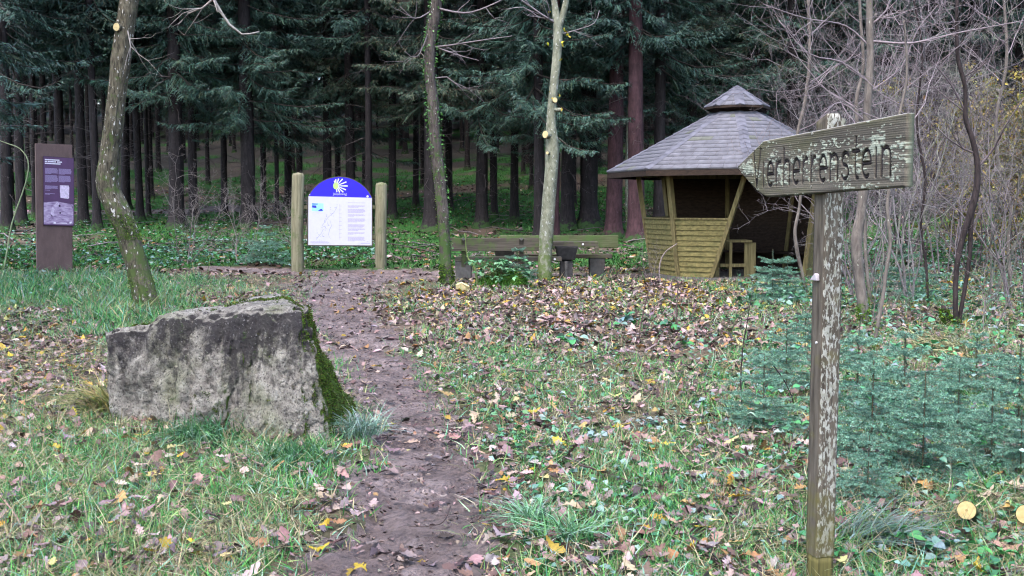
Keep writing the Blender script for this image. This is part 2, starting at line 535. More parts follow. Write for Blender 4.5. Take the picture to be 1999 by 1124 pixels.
# ------------------------------------------------------------------ ground cover scatter
def sample(n, y0, y1, px0=-40, px1=2040, pw=1.0):
    """points uniformly over ground in view between depths, density falling with depth^pw"""
    u = RNG.random(n)
    k = 2 - pw
    yv = (y0 ** k + u * (y1 ** k - y0 ** k)) ** (1 / k) if abs(k) > 1e-6 else y0 * (y1 / y0) ** u
    px = px0 + RNG.random(n) * (px1 - px0)
    x = (px - 999.5) / FPX * yv * 1.03
    return x, yv

GRASS_T = [blade_tmpl(b, w) for b, w in ((.25, .05), (.6, .055), (1.0, .05), (1.5, .06), (.8, .04))]
def grass(acc, x, y, hgt, cols, tiltmax=.5, wscale=1.0):
    n = len(x)
    z = gzn(x, y) - .01
    pos = np.stack([x, y, z], -1)
    which = RNG.integers(0, len(GRASS_T), n)
    yaw = RNG.random(n) * 6.283; tilt = RNG.random(n) * tiltmax; td = RNG.random(n) * 6.283
    sc = np.stack([hgt * wscale, hgt, hgt], -1)
    for k, (t, tr) in enumerate(GRASS_T):
        m = which == k
        scatter(acc, t, tr, pos[m], yaw[m], tilt[m], td[m], sc[m], cols[m])

GREEN = [(.06, .26, .05), (.10, .36, .08), (.04, .17, .05), (.17, .40, .10), (.30, .44, .16), (.17, .42, .26), (.34, .50, .36)]
STRAW = [(.42, .37, .2), (.33, .3, .17), (.52, .47, .3), (.24, .21, .10)]
BROWNS = [(.30, .20, .19), (.40, .28, .26), (.15, .09, .075), (.08, .05, .042), (.48, .37, .35), (.32, .17, .07), (.48, .37, .26), (.24, .175, .18)]
BW = [5, 3, 6, 5, 2, 2, 1, 5]

# grass -- zoned densities
acc = Acc()
x, y = sample(430000, 3.2, 25, pw=1.2)
z = gzn(x, y); px, py = proj(x, y, z)
pqv = pathq(x, y)
zn = fbm(x * .7, y * .7, seed=45, oct=4); y0_ = y; px = px + 260 * zn; y = y + 3.5 * fbm(x * .8 + 9, y * .8, seed=46, oct=4)
patch = fbm(x * 1.1, y * 1.1, seed=41, oct=4)
den = .42 + .5 * patch
leftband = (px < 430 + 60 * patch) & (y > 13.0) & (y < 26) 
lowleft = (px < 720) & (y < 8.4)
leafpatch = (px < 330) & (y > 8.2) & (y < 13.5)
midleaf = (px > 640) & (px < 1450) & (y > 11) 
lawn = (px > 380) & (px < 720) & (y > 19.5) & (y < 26.5)
den = np.where(leftband, 1.1, den); den = np.where(lowleft, .95 + .5 * patch, den); den = np.where(leafpatch, .14, den)
den = np.where(midleaf, .20 + .7 * patch, den); den = np.where(lawn, .8, den)
den = np.where((px > 900) & (y < 11), .55 + .95 * patch, den)
den = np.where(pqv < 1.1, np.where(pqv < .62, .0, .34 * den), den); den = np.where((pqv > 1) & (pqv < 1.3), den * .6, den)
y = y0_; den = np.where(np.hypot(x - HUT[0], y - HUT[1]) < 2.3, 0, den)
keep = RNG.random(len(x)) < den
x, y, px, patch, leftband, lawn = [a[keep] for a in (x, y, px, patch, leftband, lawn)]
h = (.05 + .07 * RNG.random(len(x))) * (1 + .04 * np.maximum(0, y - 6))
h = np.where(leftband, .06 + .20 * RNG.random(len(x)) * np.clip(.75 + 1.3 * fbm(x * 1.4, y * 1.4, seed=47), .25, 1.5), h); h = np.where(lawn, .05 + .04 * RNG.random(len(x)), h)
cg = rand_cols(len(x), GREEN, [5, 5, 4, 3, 3, 3, 2], .3); cg = np.where((leftband | lawn)[:, None], cg * np.array([.75, .8, .85]), cg); cs = rand_cols(len(x), STRAW, None, .25)
st = RNG.random(len(x)) < np.where(leftband, .16, np.clip(.42 - .7 * patch, .10, .8))
c = np.where(st[:, None], cs, cg)
grass(acc, x, y, h, c, 1.35, wscale=1.45)
tag(acc.build('grass', M_grass), 'short green and straw coloured grass covering the clearing', 'grass', kind='stuff')
print('grass', len(x))

# long bent straw
acc = Acc()
x, y = sample(70000, 3.4, 22, pw=1.1)
px, py = proj(x, y, gzn(x, y)); pqv = pathq(x, y)
strawp = ((px < 560) & (py > 760)) | ((px > 1640) & (py > 640) & (py < 720)) | ((px > 1350) & (py > 960)) | ((px < 330) & (py > 580) & (py < 860))
keep = (pqv > 1.1) & (RNG.random(len(x)) < np.where(strawp, .85, .16 + .2 * fbm(x, y, seed=44)))
x, y = x[keep], y[keep]; n = len(x)
z = gzn(x, y) + .012 + .03 * RNG.random(n)
t, tr = blade_tmpl(.7, .016)
c = rand_cols(n, STRAW + [(.2, .25, .08)], [4, 3, 3, 2, 3], .25)
L = .08 + .20 * RNG.random(n) ** 1.5
scatter(acc, t, tr, np.stack([x, y, z], -1), RNG.random(n) * 6.28, 1.1 + .4 * RNG.random(n), RNG.random(n) * 6.28, L, c)
tag(acc.build('straw', M_grass), 'long bent blades of dry straw lying over the grass', 'straw', kind='stuff')

# fallen leaves
acc = Acc()
OAK = [oak_tmpl(c_, f_, k) for k, (c_, f_) in enumerate([(.25, .1), (-.35, .35), (.6, -.2), (.1, .5), (.9, .2), (-.2, -.3)])]
SML = [small_leaf_tmpl(.1, .12), small_leaf_tmpl(-.3, .2), small_leaf_tmpl(.45, -.1, .7), small_leaf_tmpl(.2, .3, .5)]
x, y = sample(78000, 3.2, 26, pw=1.0)
z = gzn(x, y); px, py = proj(x, y, z); pqv = pathq(x, y); y0_ = y; px = px + 260 * fbm(x * .7, y * .7, seed=45, oct=4); y = y + 3.0 * fbm(x * .8 + 3, y * .8, seed=48, oct=4)
patch = fbm(x * .9, y * .9, seed=51, oct=4); clump = fbm(x * 3.2, y * 3.2, seed=52, oct=3)
den = .55 + 1.3 * clump
den = np.where((px < 330) & (y > 8.0) & (y < 14.5), 1.2, den)
den = np.where((px < 420) & (y > 14.5), .13, den)
den = np.where((px > 660) & (px < 1450) & (y > 10.5), .85 + 1.1 * clump, den)
den = np.where((px > 700) & (px < 1480) & (y > 15.5), .95, den)
den = np.where((px < 720) & (y < 8), .34 + 1.1 * clump, den)
den = np.where(pqv < 1.35, .42 + .6 * clump, den); den = np.where(pqv < .7, .16 + .5 * clump, den)
y = y0_; den = np.where((y > 22) & (pqv < 1.2), .12, den); den = np.where((px > 380) & (px < 720) & (y > 19), .12, den)
den = np.where(np.hypot(x - HUT[0], y - HUT[1]) < 2.2, 0, den)
keep = RNG.random(len(x)) < den
x, y, z, px, py, clump = [a[keep] for a in (x, y, z, px, py, clump)]; n = len(x)
c = rand_cols(n, BROWNS, BW, .3)
yel = RNG.random(n) < np.where((px > 780) & (y > 16), .17, np.where(px < 700, .07, .05))
c = np.where(yel[:, None], rand_cols(n, [(.5, .36, .03), (.4, .25, .03), (.55, .48, .2)], None, .2), c)
pathc = pathq(x, y) < .9
c = np.where(pathc[:, None], c * .8, c)
size = (.022 + .085 * RNG.random(n) ** 2) * (1 + .018 * np.maximum(0, y - 8))
zz = z + .008 + .03 * RNG.random(n) * (1 - pathc) * 1.4 + .02 * np.maximum(clump, 0)
pos = np.stack([x, y, zz], -1); yaw = RNG.random(n) * 6.28; td = RNG.random(n) * 6.28
tilt = np.abs(RNG.normal(0, .5, n)) * np.where(pathc, .5, 1)
nearm = y < 11.5; wh = RNG.integers(0, 12, n)
for k in range(6):
    m = nearm & (wh % 6 == k) & (RNG.random(n) < .85)
    scatter(acc, OAK[k][0], OAK[k][1], pos[m], yaw[m], tilt[m], td[m], size[m] * 1.15, c[m])
for k in range(4):
    m = (~nearm) & (wh % 4 == k)
    scatter(acc, SML[k][0], SML[k][1], pos[m], yaw[m], tilt[m], td[m], size[m] * 1.15, c[m])
# a few large leaves near the camera
x, y = sample(300, 3.5, 9, pw=1.0); pqv = pathq(x, y); k_ = (pqv > .5); x, y = x[k_], y[k_]; n = len(x)
pos = np.stack([x, y, gzn(x, y) + .035], -1); c = rand_cols(n, [(.38, .24, .2), (.3, .2, .18), (.45, .33, .24), (.42, .26, .1), (.2, .12, .1)], None, .2)
wh = RNG.integers(0, 6, n); sz = .10 + .05 * RNG.random(n); yaw = RNG.random(n) * 6.28; td = RNG.random(n) * 6.28; tilt = RNG.random(n) * .5
for k in range(6):
    m = wh == k
    scatter(acc, OAK[k][0], OAK[k][1], pos[m], yaw[m], tilt[m], td[m], sz[m], c[m])
tag(acc.build('leaf_litter', M_leaf), 'fallen brown, pinkish and yellow leaves scattered over the clearing', 'leaf litter', kind='stuff')

# crumbs, clods and small debris on the path and in the grass
acc = Acc()
x, y = sample(30000, 3.2, 24, pw=1.0); pqv = pathq(x, y); k_ = RNG.random(len(x)) < np.where(pqv < 1.1, .8, .25); x, y = x[k_], y[k_]; n = len(x)
t, tr = small_leaf_tmpl(.2, .3, .6)
c = rand_cols(n, [(.06, .04, .03), (.12, .085, .07), (.2, .15, .13), (.3, .23, .2)], [5, 4, 3, 2], .3)
scatter(acc, t, tr, np.stack([x, y, gzn(x, y) + .006], -1), RNG.random(n) * 6.28, RNG.random(n) * .5, RNG.random(n) * 6.28, .012 + .022 * RNG.random(n), c)
tag(acc.build('forest_debris', M_leaf), 'dark crumbs of leaf and mud trodden into the path', 'debris', kind='stuff')

# low clover / broad leaved ground plants and bramble cover
acc = Acc()
RL = [small_leaf_tmpl(-.15, .12, .85), small_leaf_tmpl(-.3, .25, .75), small_leaf_tmpl(.1, -.12, .8)]
def cover(n, y0, y1, f, size, hmax, pal, tiltm=.6):
    x, y = sample(n, y0, y1, pw=1.0); z = gz(x, y); px, py = proj(x, y, z)
    keep = (RNG.random(n) < f(x, y, px, py)) & (pathq(x, y) > 1.1) & (np.hypot(x - HUT[0], y - HUT[1]) > 2.6)
    x, y, z = x[keep], y[keep], z[keep]; n = len(x)
    hh = hmax * RNG.random(n) * (.5 + .5 * smooth(fbm(x * 1.2, y * 1.2, seed=61) + .5))
    c = rand_cols(n, pal, None, .3)
    sz = size * (.5 + .9 * RNG.random(n)); wh = RNG.integers(0, 3, n)
    yaw = RNG.random(n) * 6.28; ti = RNG.random(n) * tiltm; td = RNG.random(n) * 6.28
    for k in range(3):
        m = wh == k
        scatter(acc, RL[k][0], RL[k][1], np.stack([x, y, z + .01 + hh], -1)[m], yaw[m], ti[m], td[m], sz[m], c[m])
G_BR = [(.06, .22, .09), (.09, .27, .14), (.14, .27, .21), (.04, .17, .05), (.24, .34, .3)]
cover(24000, 3.4, 15, lambda x, y, px, py: np.clip(.4 + .9 * fbm(x * 1.5, y * 1.5, seed=62), 0, 1) * (px > 880), .045, .07, G_BR + [(.1, .26, .1)])
cover(7000, 3.4, 9, lambda x, y, px, py: np.clip(.25 + .8 * fbm(x * 2, y * 2, seed=63), 0, 1) * (px < 720), .03, .03, G_BR)
tag(acc.build('clover', M_green), 'small round green leaves growing through the grass', 'clover', kind='stuff')
acc = Acc()
cover(26000, 12.5, 34, lambda x, y, px, py: ((px > 1440) & (py < 700)) * np.clip(.3 + .055 * (y - 13) + .6 * fbm(x * .8, y * .8, seed=64), 0, 1), .085, .34, G_BR)
cover(22000, 26, 42, lambda x, y, px, py: (px < 575) * np.clip(.55 - .05 * (y - 31) + .9 * fbm(x * .5, y * .5, seed=65), 0, 1), .10, .30, G_BR)
cover(9000, 27.2, 34, lambda x, y, px, py: ((px > 575) & (px < 760)) * np.clip(.6 + .6 * fbm(x * .7, y * .7, seed=66), 0, 1), .10, .35, G_BR)
cover(2500, 17, 26, lambda x, y, px, py: (px < 110) * .6, .08, .3, G_BR)
cover(5200, 5.4, 13, lambda x, y, px, py: ((px > 1430 + 60 * fbm(x * 2, y * 2, seed=67))) * np.clip(.5 + 1.1 * fbm(x * 1.6, y * 1.6, seed=68), 0, 1), .055, .30, G_BR + [(.08, .32, .10)])
tag(acc.build('bramble_cover', M_green), 'low bramble leaves covering the ground at the forest edge and among the young spruces', 'brambles', kind='stuff')

# moss and grass of the forest floor
acc = Acc()
x, y = sample(120000, 25.5, 75, pw=1.2); z = gz(x, y); px, py = proj(x, y, z)
gm = smooth((fbm(x * .35, y * .35, seed=31, oct=4) + .42 - .5 * smooth((y - 50) / 25)) / .25)
k_ = (RNG.random(len(x)) < gm * .9 + .05) & (pathq(x, y) > 1.1) & (roadq(x, y) > 1)
x, y, z = x[k_], y[k_], z[k_]; n = len(x)
c = rand_cols(n, [(.035, .12, .025), (.05, .16, .035), (.07, .18, .06), (.10, .15, .045)], None, .3)
h = .07 + .12 * RNG.random(n)
which = RNG.integers(0, 3, n)
for k in range(3):
    m = which == k
    scatter(acc, GRASS_T[k][0], GRASS_T[k][1], np.stack([x, y, z], -1)[m], (RNG.random(n) * 6.28)[m], (RNG.random(n) * .9)[m], (RNG.random(n) * 6.28)[m], np.stack([h * 3.5, h, h], -1)[m], c[m])
x, y = sample(26000, 24, 60, pw=1.0); z = gz(x, y); n = len(x); k_ = (pathq(x, y) > 1.1)
x, y, z = x[k_], y[k_], z[k_]; n = len(x)
c = rand_cols(n, BROWNS, BW, .3) * .8
k_ = RNG.random(n) < .45; x, y, z, c = x[k_], y[k_], z[k_], c[k_]; n = len(x)
scatter(acc, SML[0][0], SML[0][1], np.stack([x, y, z + .03], -1), RNG.random(n) * 6.28, RNG.random(n) * .6, RNG.random(n) * 6.28, .10 + .12 * RNG.random(n), c)
tag(acc.build('forest_moss', M_moss), 'bright green moss and litter carpeting the dark forest floor', 'moss', kind='stuff')

# dead wood lying in the forest
acc = Acc()
for i in range(260):
    px = random.uniform(-20, 1150) if i % 3 else random.uniform(1150, 2000)
    yv = random.uniform(28, 55); xv = (px - 1000) / FPX * yv
    a = random.uniform(0, 6.28); L = random.uniform(.5, 2.6); r = random.uniform(.008, .035)
    pts = []
    for t in np.linspace(0, 1, 5):
        xx = xv + math.cos(a) * L * t + random.uniform(-.05, .05); yv2 = yv + math.sin(a) * L * t
        pts.append((xx, yv2, float(gz(xx, yv2)) + .03 + .5 * t * (random.random() * .4), r * (1 - .7 * t)))
    Vv, Tt = tube_np(np.array(pts), 5); acc.add(Vv, Tt, np.array(random.choice([(.11, .09, .085), (.06, .045, .04), (.2, .17, .17)])))
tag(acc.build('dead_wood', M_twig), 'broken dead branches littering the forest floor', 'dead wood', kind='stuff')

# ------------------------------------------------------------------ boulder
def boulder():
    m, nt, b = new_mat('limestone')
    v = coords(nt); tc = N(nt, 'ShaderNodeTexCoord')
    sp = N(nt, 'ShaderNodeSeparateXYZ'); nt.links.new(tc.outputs['Object'], sp.inputs[0])
    n = noisetex(nt, v, 12, 10, .78, .5); nb = noisetex(nt, v, 3.2, 6, .6); nf = noisetex(nt, v, 60, 5, .7)
    base = ramp(nt, n, [(.3, (.06, .055, .052)), (.43, (.20, .182, .16)), (.54, (.38, .355, .31)), (.66, (.58, .55, .49))])
    base = mix(nt, ramp(nt, nb, [(.5, (0, 0, 0)), (.66, (.5, .5, .5))]), base, (.27, .29, .16))
    # dark algae running down from the upper edge
    vs = coords(nt, (1, 1, .28)); ns = noisetex(nt, vs, 5.5, 7, .65, .4)
    zr = N(nt, 'ShaderNodeMapRange'); nt.links.new(sp.outputs[2], zr.inputs[0])
    zr.inputs[1].default_value = .25; zr.inputs[2].default_value = .85; zr.inputs[3].default_value = -.10; zr.inputs[4].default_value = .17
    s_ = math_n(nt, 'ADD', math_n(nt, 'ADD', math_n(nt, 'MULTIPLY', ns, .55), math_n(nt, 'MULTIPLY', noisetex(nt, v, 14, 8, .75, .3), .45)), zr.outputs[0])
    alg = ramp(nt, s_, [(.46, (0, 0, 0)), (.58, (.9, .9, .9))])
    geo = N(nt, 'ShaderNodeNewGeometry'); sn = N(nt, 'ShaderNodeSeparateXYZ'); nt.links.new(geo.outputs['Normal'], sn.inputs[0])
    up = ramp(nt, sn.outputs[2], [(.45, (1, 1, 1)), (.7, (.12, .12, .12))])
    alg = mix(nt, 1.0, alg, up, 'MULTIPLY')
    c = mix(nt, alg, base, (.026, .022, .028))
    spk = ramp(nt, nf, [(.62, (0, 0, 0)), (.66, (.8, .8, .8))])
    c = mix(nt, spk, c, (.42, .40, .40))
    pit = ramp(nt, nf, [(.37, (.9, .9, .9)), (.46, (0, 0, 0))])
    c = mix(nt, pit, c, (.03, .027, .025))
    # thin moss
    nm = noisetex(nt, v, 6.5, 6, .7)
    c = mix(nt, ramp(nt, nm, [(.63, (0, 0, 0)), (.69, (.8, .8, .8))]), c, (.05, .10, .02))
    # moss on the flank
    xr = ramp(nt, math_n(nt, 'ADD', sn.outputs[0], math_n(nt, 'MULTIPLY', nb, .5)), [(.78, (0, 0, 0)), (1.0, (1, 1, 1))])
    c = mix(nt, xr, c, (.065, .12, .015))
    nt.links.new(c, b.inputs['Base Color']); b.inputs['Roughness'].default_value = .85; b.inputs['Specular IOR Level'].default_value = .3
    bump(nt, b, math_n(nt, 'ADD', n, math_n(nt, 'MULTIPLY', nf, .6)), 1.0, .05)
    c8 = {}
    c8[0, 0, 0] = P(222, 850, 7.62); c8[1, 0, 0] = P(634, 892, 7.0)
    c8[0, 0, 1] = P(205, 625, 7.75); c8[1, 0, 1] = P(600, 597, 7.22)
    c8[0, 1, 0] = Vector((-2.75, 9.1, -.1)); c8[1, 1, 0] = P(700, 812, 8.3)
    c8[0, 1, 1] = P(262, 618, 8.5); c8[1, 1, 1] = P(560, 581, 8.25)
    for k in list(c8):
        c8[k] = np.array(c8[k])
    def tri(u, v_, w):
        s = 0
        for a in (0, 1):
            for b_ in (0, 1):
                for c_ in (0, 1):
                    wgt = (u if a else 1 - u) * (v_ if b_ else 1 - v_) * (w if c_ else 1 - w)
                    s = s + wgt[..., None] * c8[a, b_, c_]
        return s
    nx, ny, nz = 150, 90, 84
    lat = {}; Vv = []; F = []
    def vid(i, j, k):
        q = (i, j, k)
        if q not in lat: lat[q] = len(Vv); Vv.append(q)
        return lat[q]
    for i in range(nx):
        for k in range(nz):
            F.append((vid(i, 0, k), vid(i + 1, 0, k), vid(i + 1, 0, k + 1), vid(i, 0, k + 1)))
            F.append((vid(i, ny, k), vid(i, ny, k + 1), vid(i + 1, ny, k + 1), vid(i + 1, ny, k)))
        for j in range(ny):
            F.append((vid(i, j, nz), vid(i + 1, j, nz), vid(i + 1, j + 1, nz), vid(i, j + 1, nz)))
    for j in range(ny):
        for k in range(nz):
            F.append((vid(0, j, k), vid(0, j, k + 1), vid(0, j + 1, k + 1), vid(0, j + 1, k)))
            F.append((vid(nx, j, k), vid(nx, j + 1, k), vid(nx, j + 1, k + 1), vid(nx, j, k + 1)))
    q = np.array(Vv, float); u, v_, w = q[:, 0] / nx, q[:, 1] / ny, q[:, 2] / nz
    # rounded corners
    def rnd(t, r=.05): return t
    V = tri(u, v_, w)
    cen = tri(np.full(1, .5), np.full(1, .5), np.full(1, .45))[0]
    # round corners by pulling points that are on two or more extremes
    ed = lambda t: np.clip(1 - np.minimum(t, 1 - t) / .06, 0, 1)
    e = ed(u) * ed(v_) + ed(v_) * ed(w) * (w > .5) + ed(u) * ed(w) * (w > .5)
    V = V + (cen - V) * (.045 * np.clip(e, 0, 2))[:, None]
    # step down of the left part of the top
    xw = V[:, 0]
    lx = (V[:, 0] - c8[0, 0, 1][0]); 
    stepm = smooth((.40 + .05 * fbm(V[:, 1] * 4, V[:, 0] * 0, oct=3, seed=71) - lx) / .05) * smooth((w - .55) / .45)
    V[:, 2] -= .075 * stepm
    V[:, 2] += w * (w > .98) * (.035 * fbm(V[:, 0] * 2.2, V[:, 1] * 2.2, oct=4, seed=72))
    # big facets, hollow near lower left, undercut bottom edge
    d = norm(V - cen)
    big = fbm(V[:, 0] * 2.0, V[:, 1] * 2.0, V[:, 2] * 2.0, oct=3, seed=73)
    mid = fbm(V[:, 0] * 6, V[:, 1] * 6, V[:, 2] * 5, oct=4, seed=74)
    rid = 1 - np.abs(fbm(V[:, 0] * 3.4, V[:, 1] * 3.4, V[:, 2] * 2.4, oct=4, seed=76)) * 2
    fine = fbm(V[:, 0] * 24, V[:, 1] * 24, V[:, 2] * 24, oct=3, seed=75)
    side = np.where(w > .97, .35, 1.0)
    shp = 1 - np.abs(fbm(V[:, 0] * 7, V[:, 1] * 7, V[:, 2] * 5, oct=4, seed=83)) * 2.4
    V = V - d * (.030 * np.clip(shp, 0, 1) ** 3 * (w < .97))[:, None]
    V = V + d * ((.06 * big + .06 * mid + .035 * rid) * side + .018 * fine)[:, None]
    fr = (v_ < .03)
    hollow = np.exp(-(((u - .12) / .07) ** 2 + ((w - .28) / .20) ** 2))
    V[:, 1] += np.where(v_ < .3, .10 * hollow, 0)
    under = smooth((.14 - w) / .14) * smooth((.75 - u) / .2) * (v_ < .5)
    V[:, 1] += under * .07
    # vertical fluting on the mossy flank
    V[:, 0] += np.where(u > .97, .035 * fbm(V[:, 1] * 9, V[:, 2] * 1.5, oct=3, seed=77), 0)
    base = Vector((-1.9, 8.0, 0))
    root = empty('boulder', base, 'large grey limestone boulder with dark stained top and mossy right flank beside the path', 'boulder')
    o = mesh_np('rock', V, np.array(F), m, parent=root, smooth_sh=True)
    # moss fuzz
    me = o.data; nn = len(me.polygons); ctr = np.empty(nn * 3, np.float32); nor = np.empty(nn * 3, np.float32)
    me.polygons.foreach_get('center', ctr); me.polygons.foreach_get('normal', nor)
    ctr = ctr.reshape(-1, 3) + np.array(base); nor = nor.reshape(-1, 3)
    wgt = smooth((nor[:, 0] - .35) / .3) * (.6 + .8 * fbm(ctr[:, 0] * 6, ctr[:, 1] * 6, ctr[:, 2] * 3, seed=78)) * (ctr[:, 0] > -1.7)
    wgt = wgt + (nor[:, 2] > .6) * (fbm(ctr[:, 0] * 3.5, ctr[:, 1] * 3.5, seed=79) > .16) * (ctr[:, 1] > 7.9) * .5
    wgt = wgt + (fbm(ctr[:, 0] * 5, ctr[:, 1] * 5, ctr[:, 2] * 5, seed=80) > .5) * .4 * (nor[:, 1] < 0)
    k_ = np.nonzero(RNG.random(nn) < wgt * .9)[0]; k_ = np.repeat(k_, 6); n = len(k_)
    O = ctr[k_] + (RNG.random((n, 3)) - .5) * .02
    D = norm(nor[k_] + .8 * (RNG.random((n, 3)) - .5) + np.array([0, 0, -.35])); S = norm(np.cross(D, RNG.standard_normal((n, 3))))
    Vk, Tk = kites(O, D, S, .006 + .013 * RNG.random(n), .004 + .004 * RNG.random(n))
    a = Acc(); a.add(Vk, Tk, np.repeat(rand_cols(n, [(.06, .13, .015), (.09, .17, .02), (.045, .08, .015), (.10, .12, .03), (.05, .045, .02), (.03, .035, .012)], None, .35), 4, 0))
    a.build('moss', M_moss, root)
boulder()

def twig_thing(name, label, cat, pts, r0, r1, col, mat=None, seg=5, group=None):
    p = [Vector(q) for q in pts]; n = len(p)
    arr = spline([(q.x, q.y, q.z, r0 + (r1 - r0) * i / (n - 1)) for i, q in enumerate(p)], .06)
    arr[:, :3] += np.cumsum(RNG.standard_normal((len(arr), 3)) * .002, 0)
    V, T = tube_np(arr, seg)
    o = mesh_np(name, V, T, mat or M_twig, np.repeat(np.array([col]), len(V), 0), origin=p[0])
    return tag(o, label, cat, group)

# ------------------------------------------------------------------ grass tufts
def tuft(px, py, n, h, pal, label, spread=.1, lean=None):
    g = G(px, py); a = Acc(); 
    t = [blade_tmpl(b, .05) for b in (.9, 1.5, 2.1)]
    for k in range(3):
        m = n // 3
        pos = np.array(g)[None] + np.stack([RNG.normal(0, spread * .4, m), RNG.normal(0, spread * .4, m), np.zeros(m)], -1)
        yaw = RNG.random(m) * 6.28 if lean is None else lean + RNG.normal(0, .5, m)
        scatter(a, t[k][0] * np.array([.8, .8, 1]), t[k][1], pos, yaw, RNG.random(m) * .45, RNG.random(m) * 6.28, h * (.6 + .5 * RNG.random(m)), rand_cols(m, pal, None, .25))
    tag(a.build('grass_tuft', M_grass, origin=g), label, 'grass tuft', 'arching grass tufts')
GT = [(.12, .34, .12), (.2, .42, .22), (.28, .46, .34), (.08, .22, .06)]; DT = [(.42, .36, .15), (.35, .33, .12), (.2, .26, .08)]
tuft(385, 862, 420, .28, GT, 'long dark green grass tuft drooping below the middle of the boulder', .34, math.pi)
tuft(570, 900, 300, .22, GT, 'grass tuft at the lower right foot of the boulder', .3, math.pi)
tuft(702, 850, 240, .24, [(.25, .36, .3), (.15, .28, .18)], 'pale blue green grass tuft right of the mossy boulder flank', .14)
tuft(212, 810, 170, .38, DT, 'dry yellow grass tuft at the left side of the boulder', .14, 1.6)
tuft(1112, 1062, 220, .22, GT, 'silvery green grass tuft in the foreground right of the path', .12)
tuft(1040, 1025, 200, .2, GT, 'smaller grass tuft just left of the silvery one in the foreground', .12)
tuft(1690, 1060, 300, .24, [(.16, .24, .2), (.2, .3, .26), (.1, .16, .08)], 'flattened grey green grass tuft right of the signpost foot', .22, -1.8)
tuft(250, 615, 120, .3, DT, 'pale grass tuft behind the left end of the boulder', .2)
tuft(1860, 690, 260, .4, [(.5, .46, .24), (.4, .38, .2)], 'flattened straw coloured grass tuft in front of the twin stemmed tree', .5, 1.7)

# ------------------------------------------------------------------ near trees
def fuzz_on(acc, arr, t0, t1, n, size, pal, side=None, thick=1.0):
    """moss/ivy elements on a tube described by arr (x,y,z,r)"""
    L = len(arr); i = (t0 + (t1 - t0) * RNG.random(n)) * (L - 1); k = i.astype(int)
    p = arr[k, :3]; r = arr[k, 3]
    th = RNG.random(n) * 6.28 if side is None else side + RNG.normal(0, .8, n)
    nrm = np.stack([np.cos(th), np.sin(th), 0 * th], -1)
    O = p + nrm * (r * thick)[:, None] + RNG.normal(0, .01, (n, 3))
    D = norm(nrm * .8 + RNG.standard_normal((n, 3)) * .6 + np.array([0, 0, -.1])); S = norm(np.cross(D, RNG.standard_normal((n, 3))))
    Vk, Tk = kites(O, D, S, size * (.5 + RNG.random(n)), size * .7 * (.5 + RNG.random(n)))
    acc.add(Vk, Tk, np.repeat(rand_cols(n, pal, None, .35), 4, 0))

MOSSP = [(.06, .15, .015), (.10, .2, .02), (.045, .09, .015), (.14, .22, .04)]
def pix_arr(pts, depth, step=.04):
    out = []
    for (px, py, w) in pts:
        p = P(px, py, depth); out.append((p.x, p.y, p.z, w / 2 / FPX * depth))
    return spline(out, step)

def branch_rec(acc, p, d, L, r, lev, rng, col, seg=(7, 5, 4, 3, 3), wander=.22, up=.12, kids=(6, 5, 4, 0), maxlev=3, rat=.55):
    n = max(4, int(L / .22)); n = min(n, 10)
    pts = [np.append(p, r)]; dirs = []
    for i in range(n):
        d = norm(d + rng.standard_normal(3) * wander * (.6 + .5 * lev / 3) + np.array([0, 0, up]))
        p = p + d * (L / n); dirs.append(d)
        pts.append(np.append(p, r * (1 - .8 * (i + 1) / n)))
    V, T = tube_np(np.array(pts), seg[lev], cap=False)
    acc.add(V, T, np.array(col) * (.75 + .5 * rng.random()))
    if lev < maxlev:
        for j in range(kids[lev]):
            t = .18 + .8 * rng.random(); k = min(n - 1, int(t * n)); q = pts[k + 1][:3]
            s = norm(rng.standard_normal(3)); dd = norm(dirs[k] * .55 + s * .8 + np.array([0, 0, .15]))
            branch_rec(acc, q, dd, L * (rat * (1.15 - .5 * t)) * (.6 + .7 * rng.random()), max(.0025, r * (.55 - .22 * t)), lev + 1, rng, col, seg, wander * 1.15, up, kids, maxlev, rat)

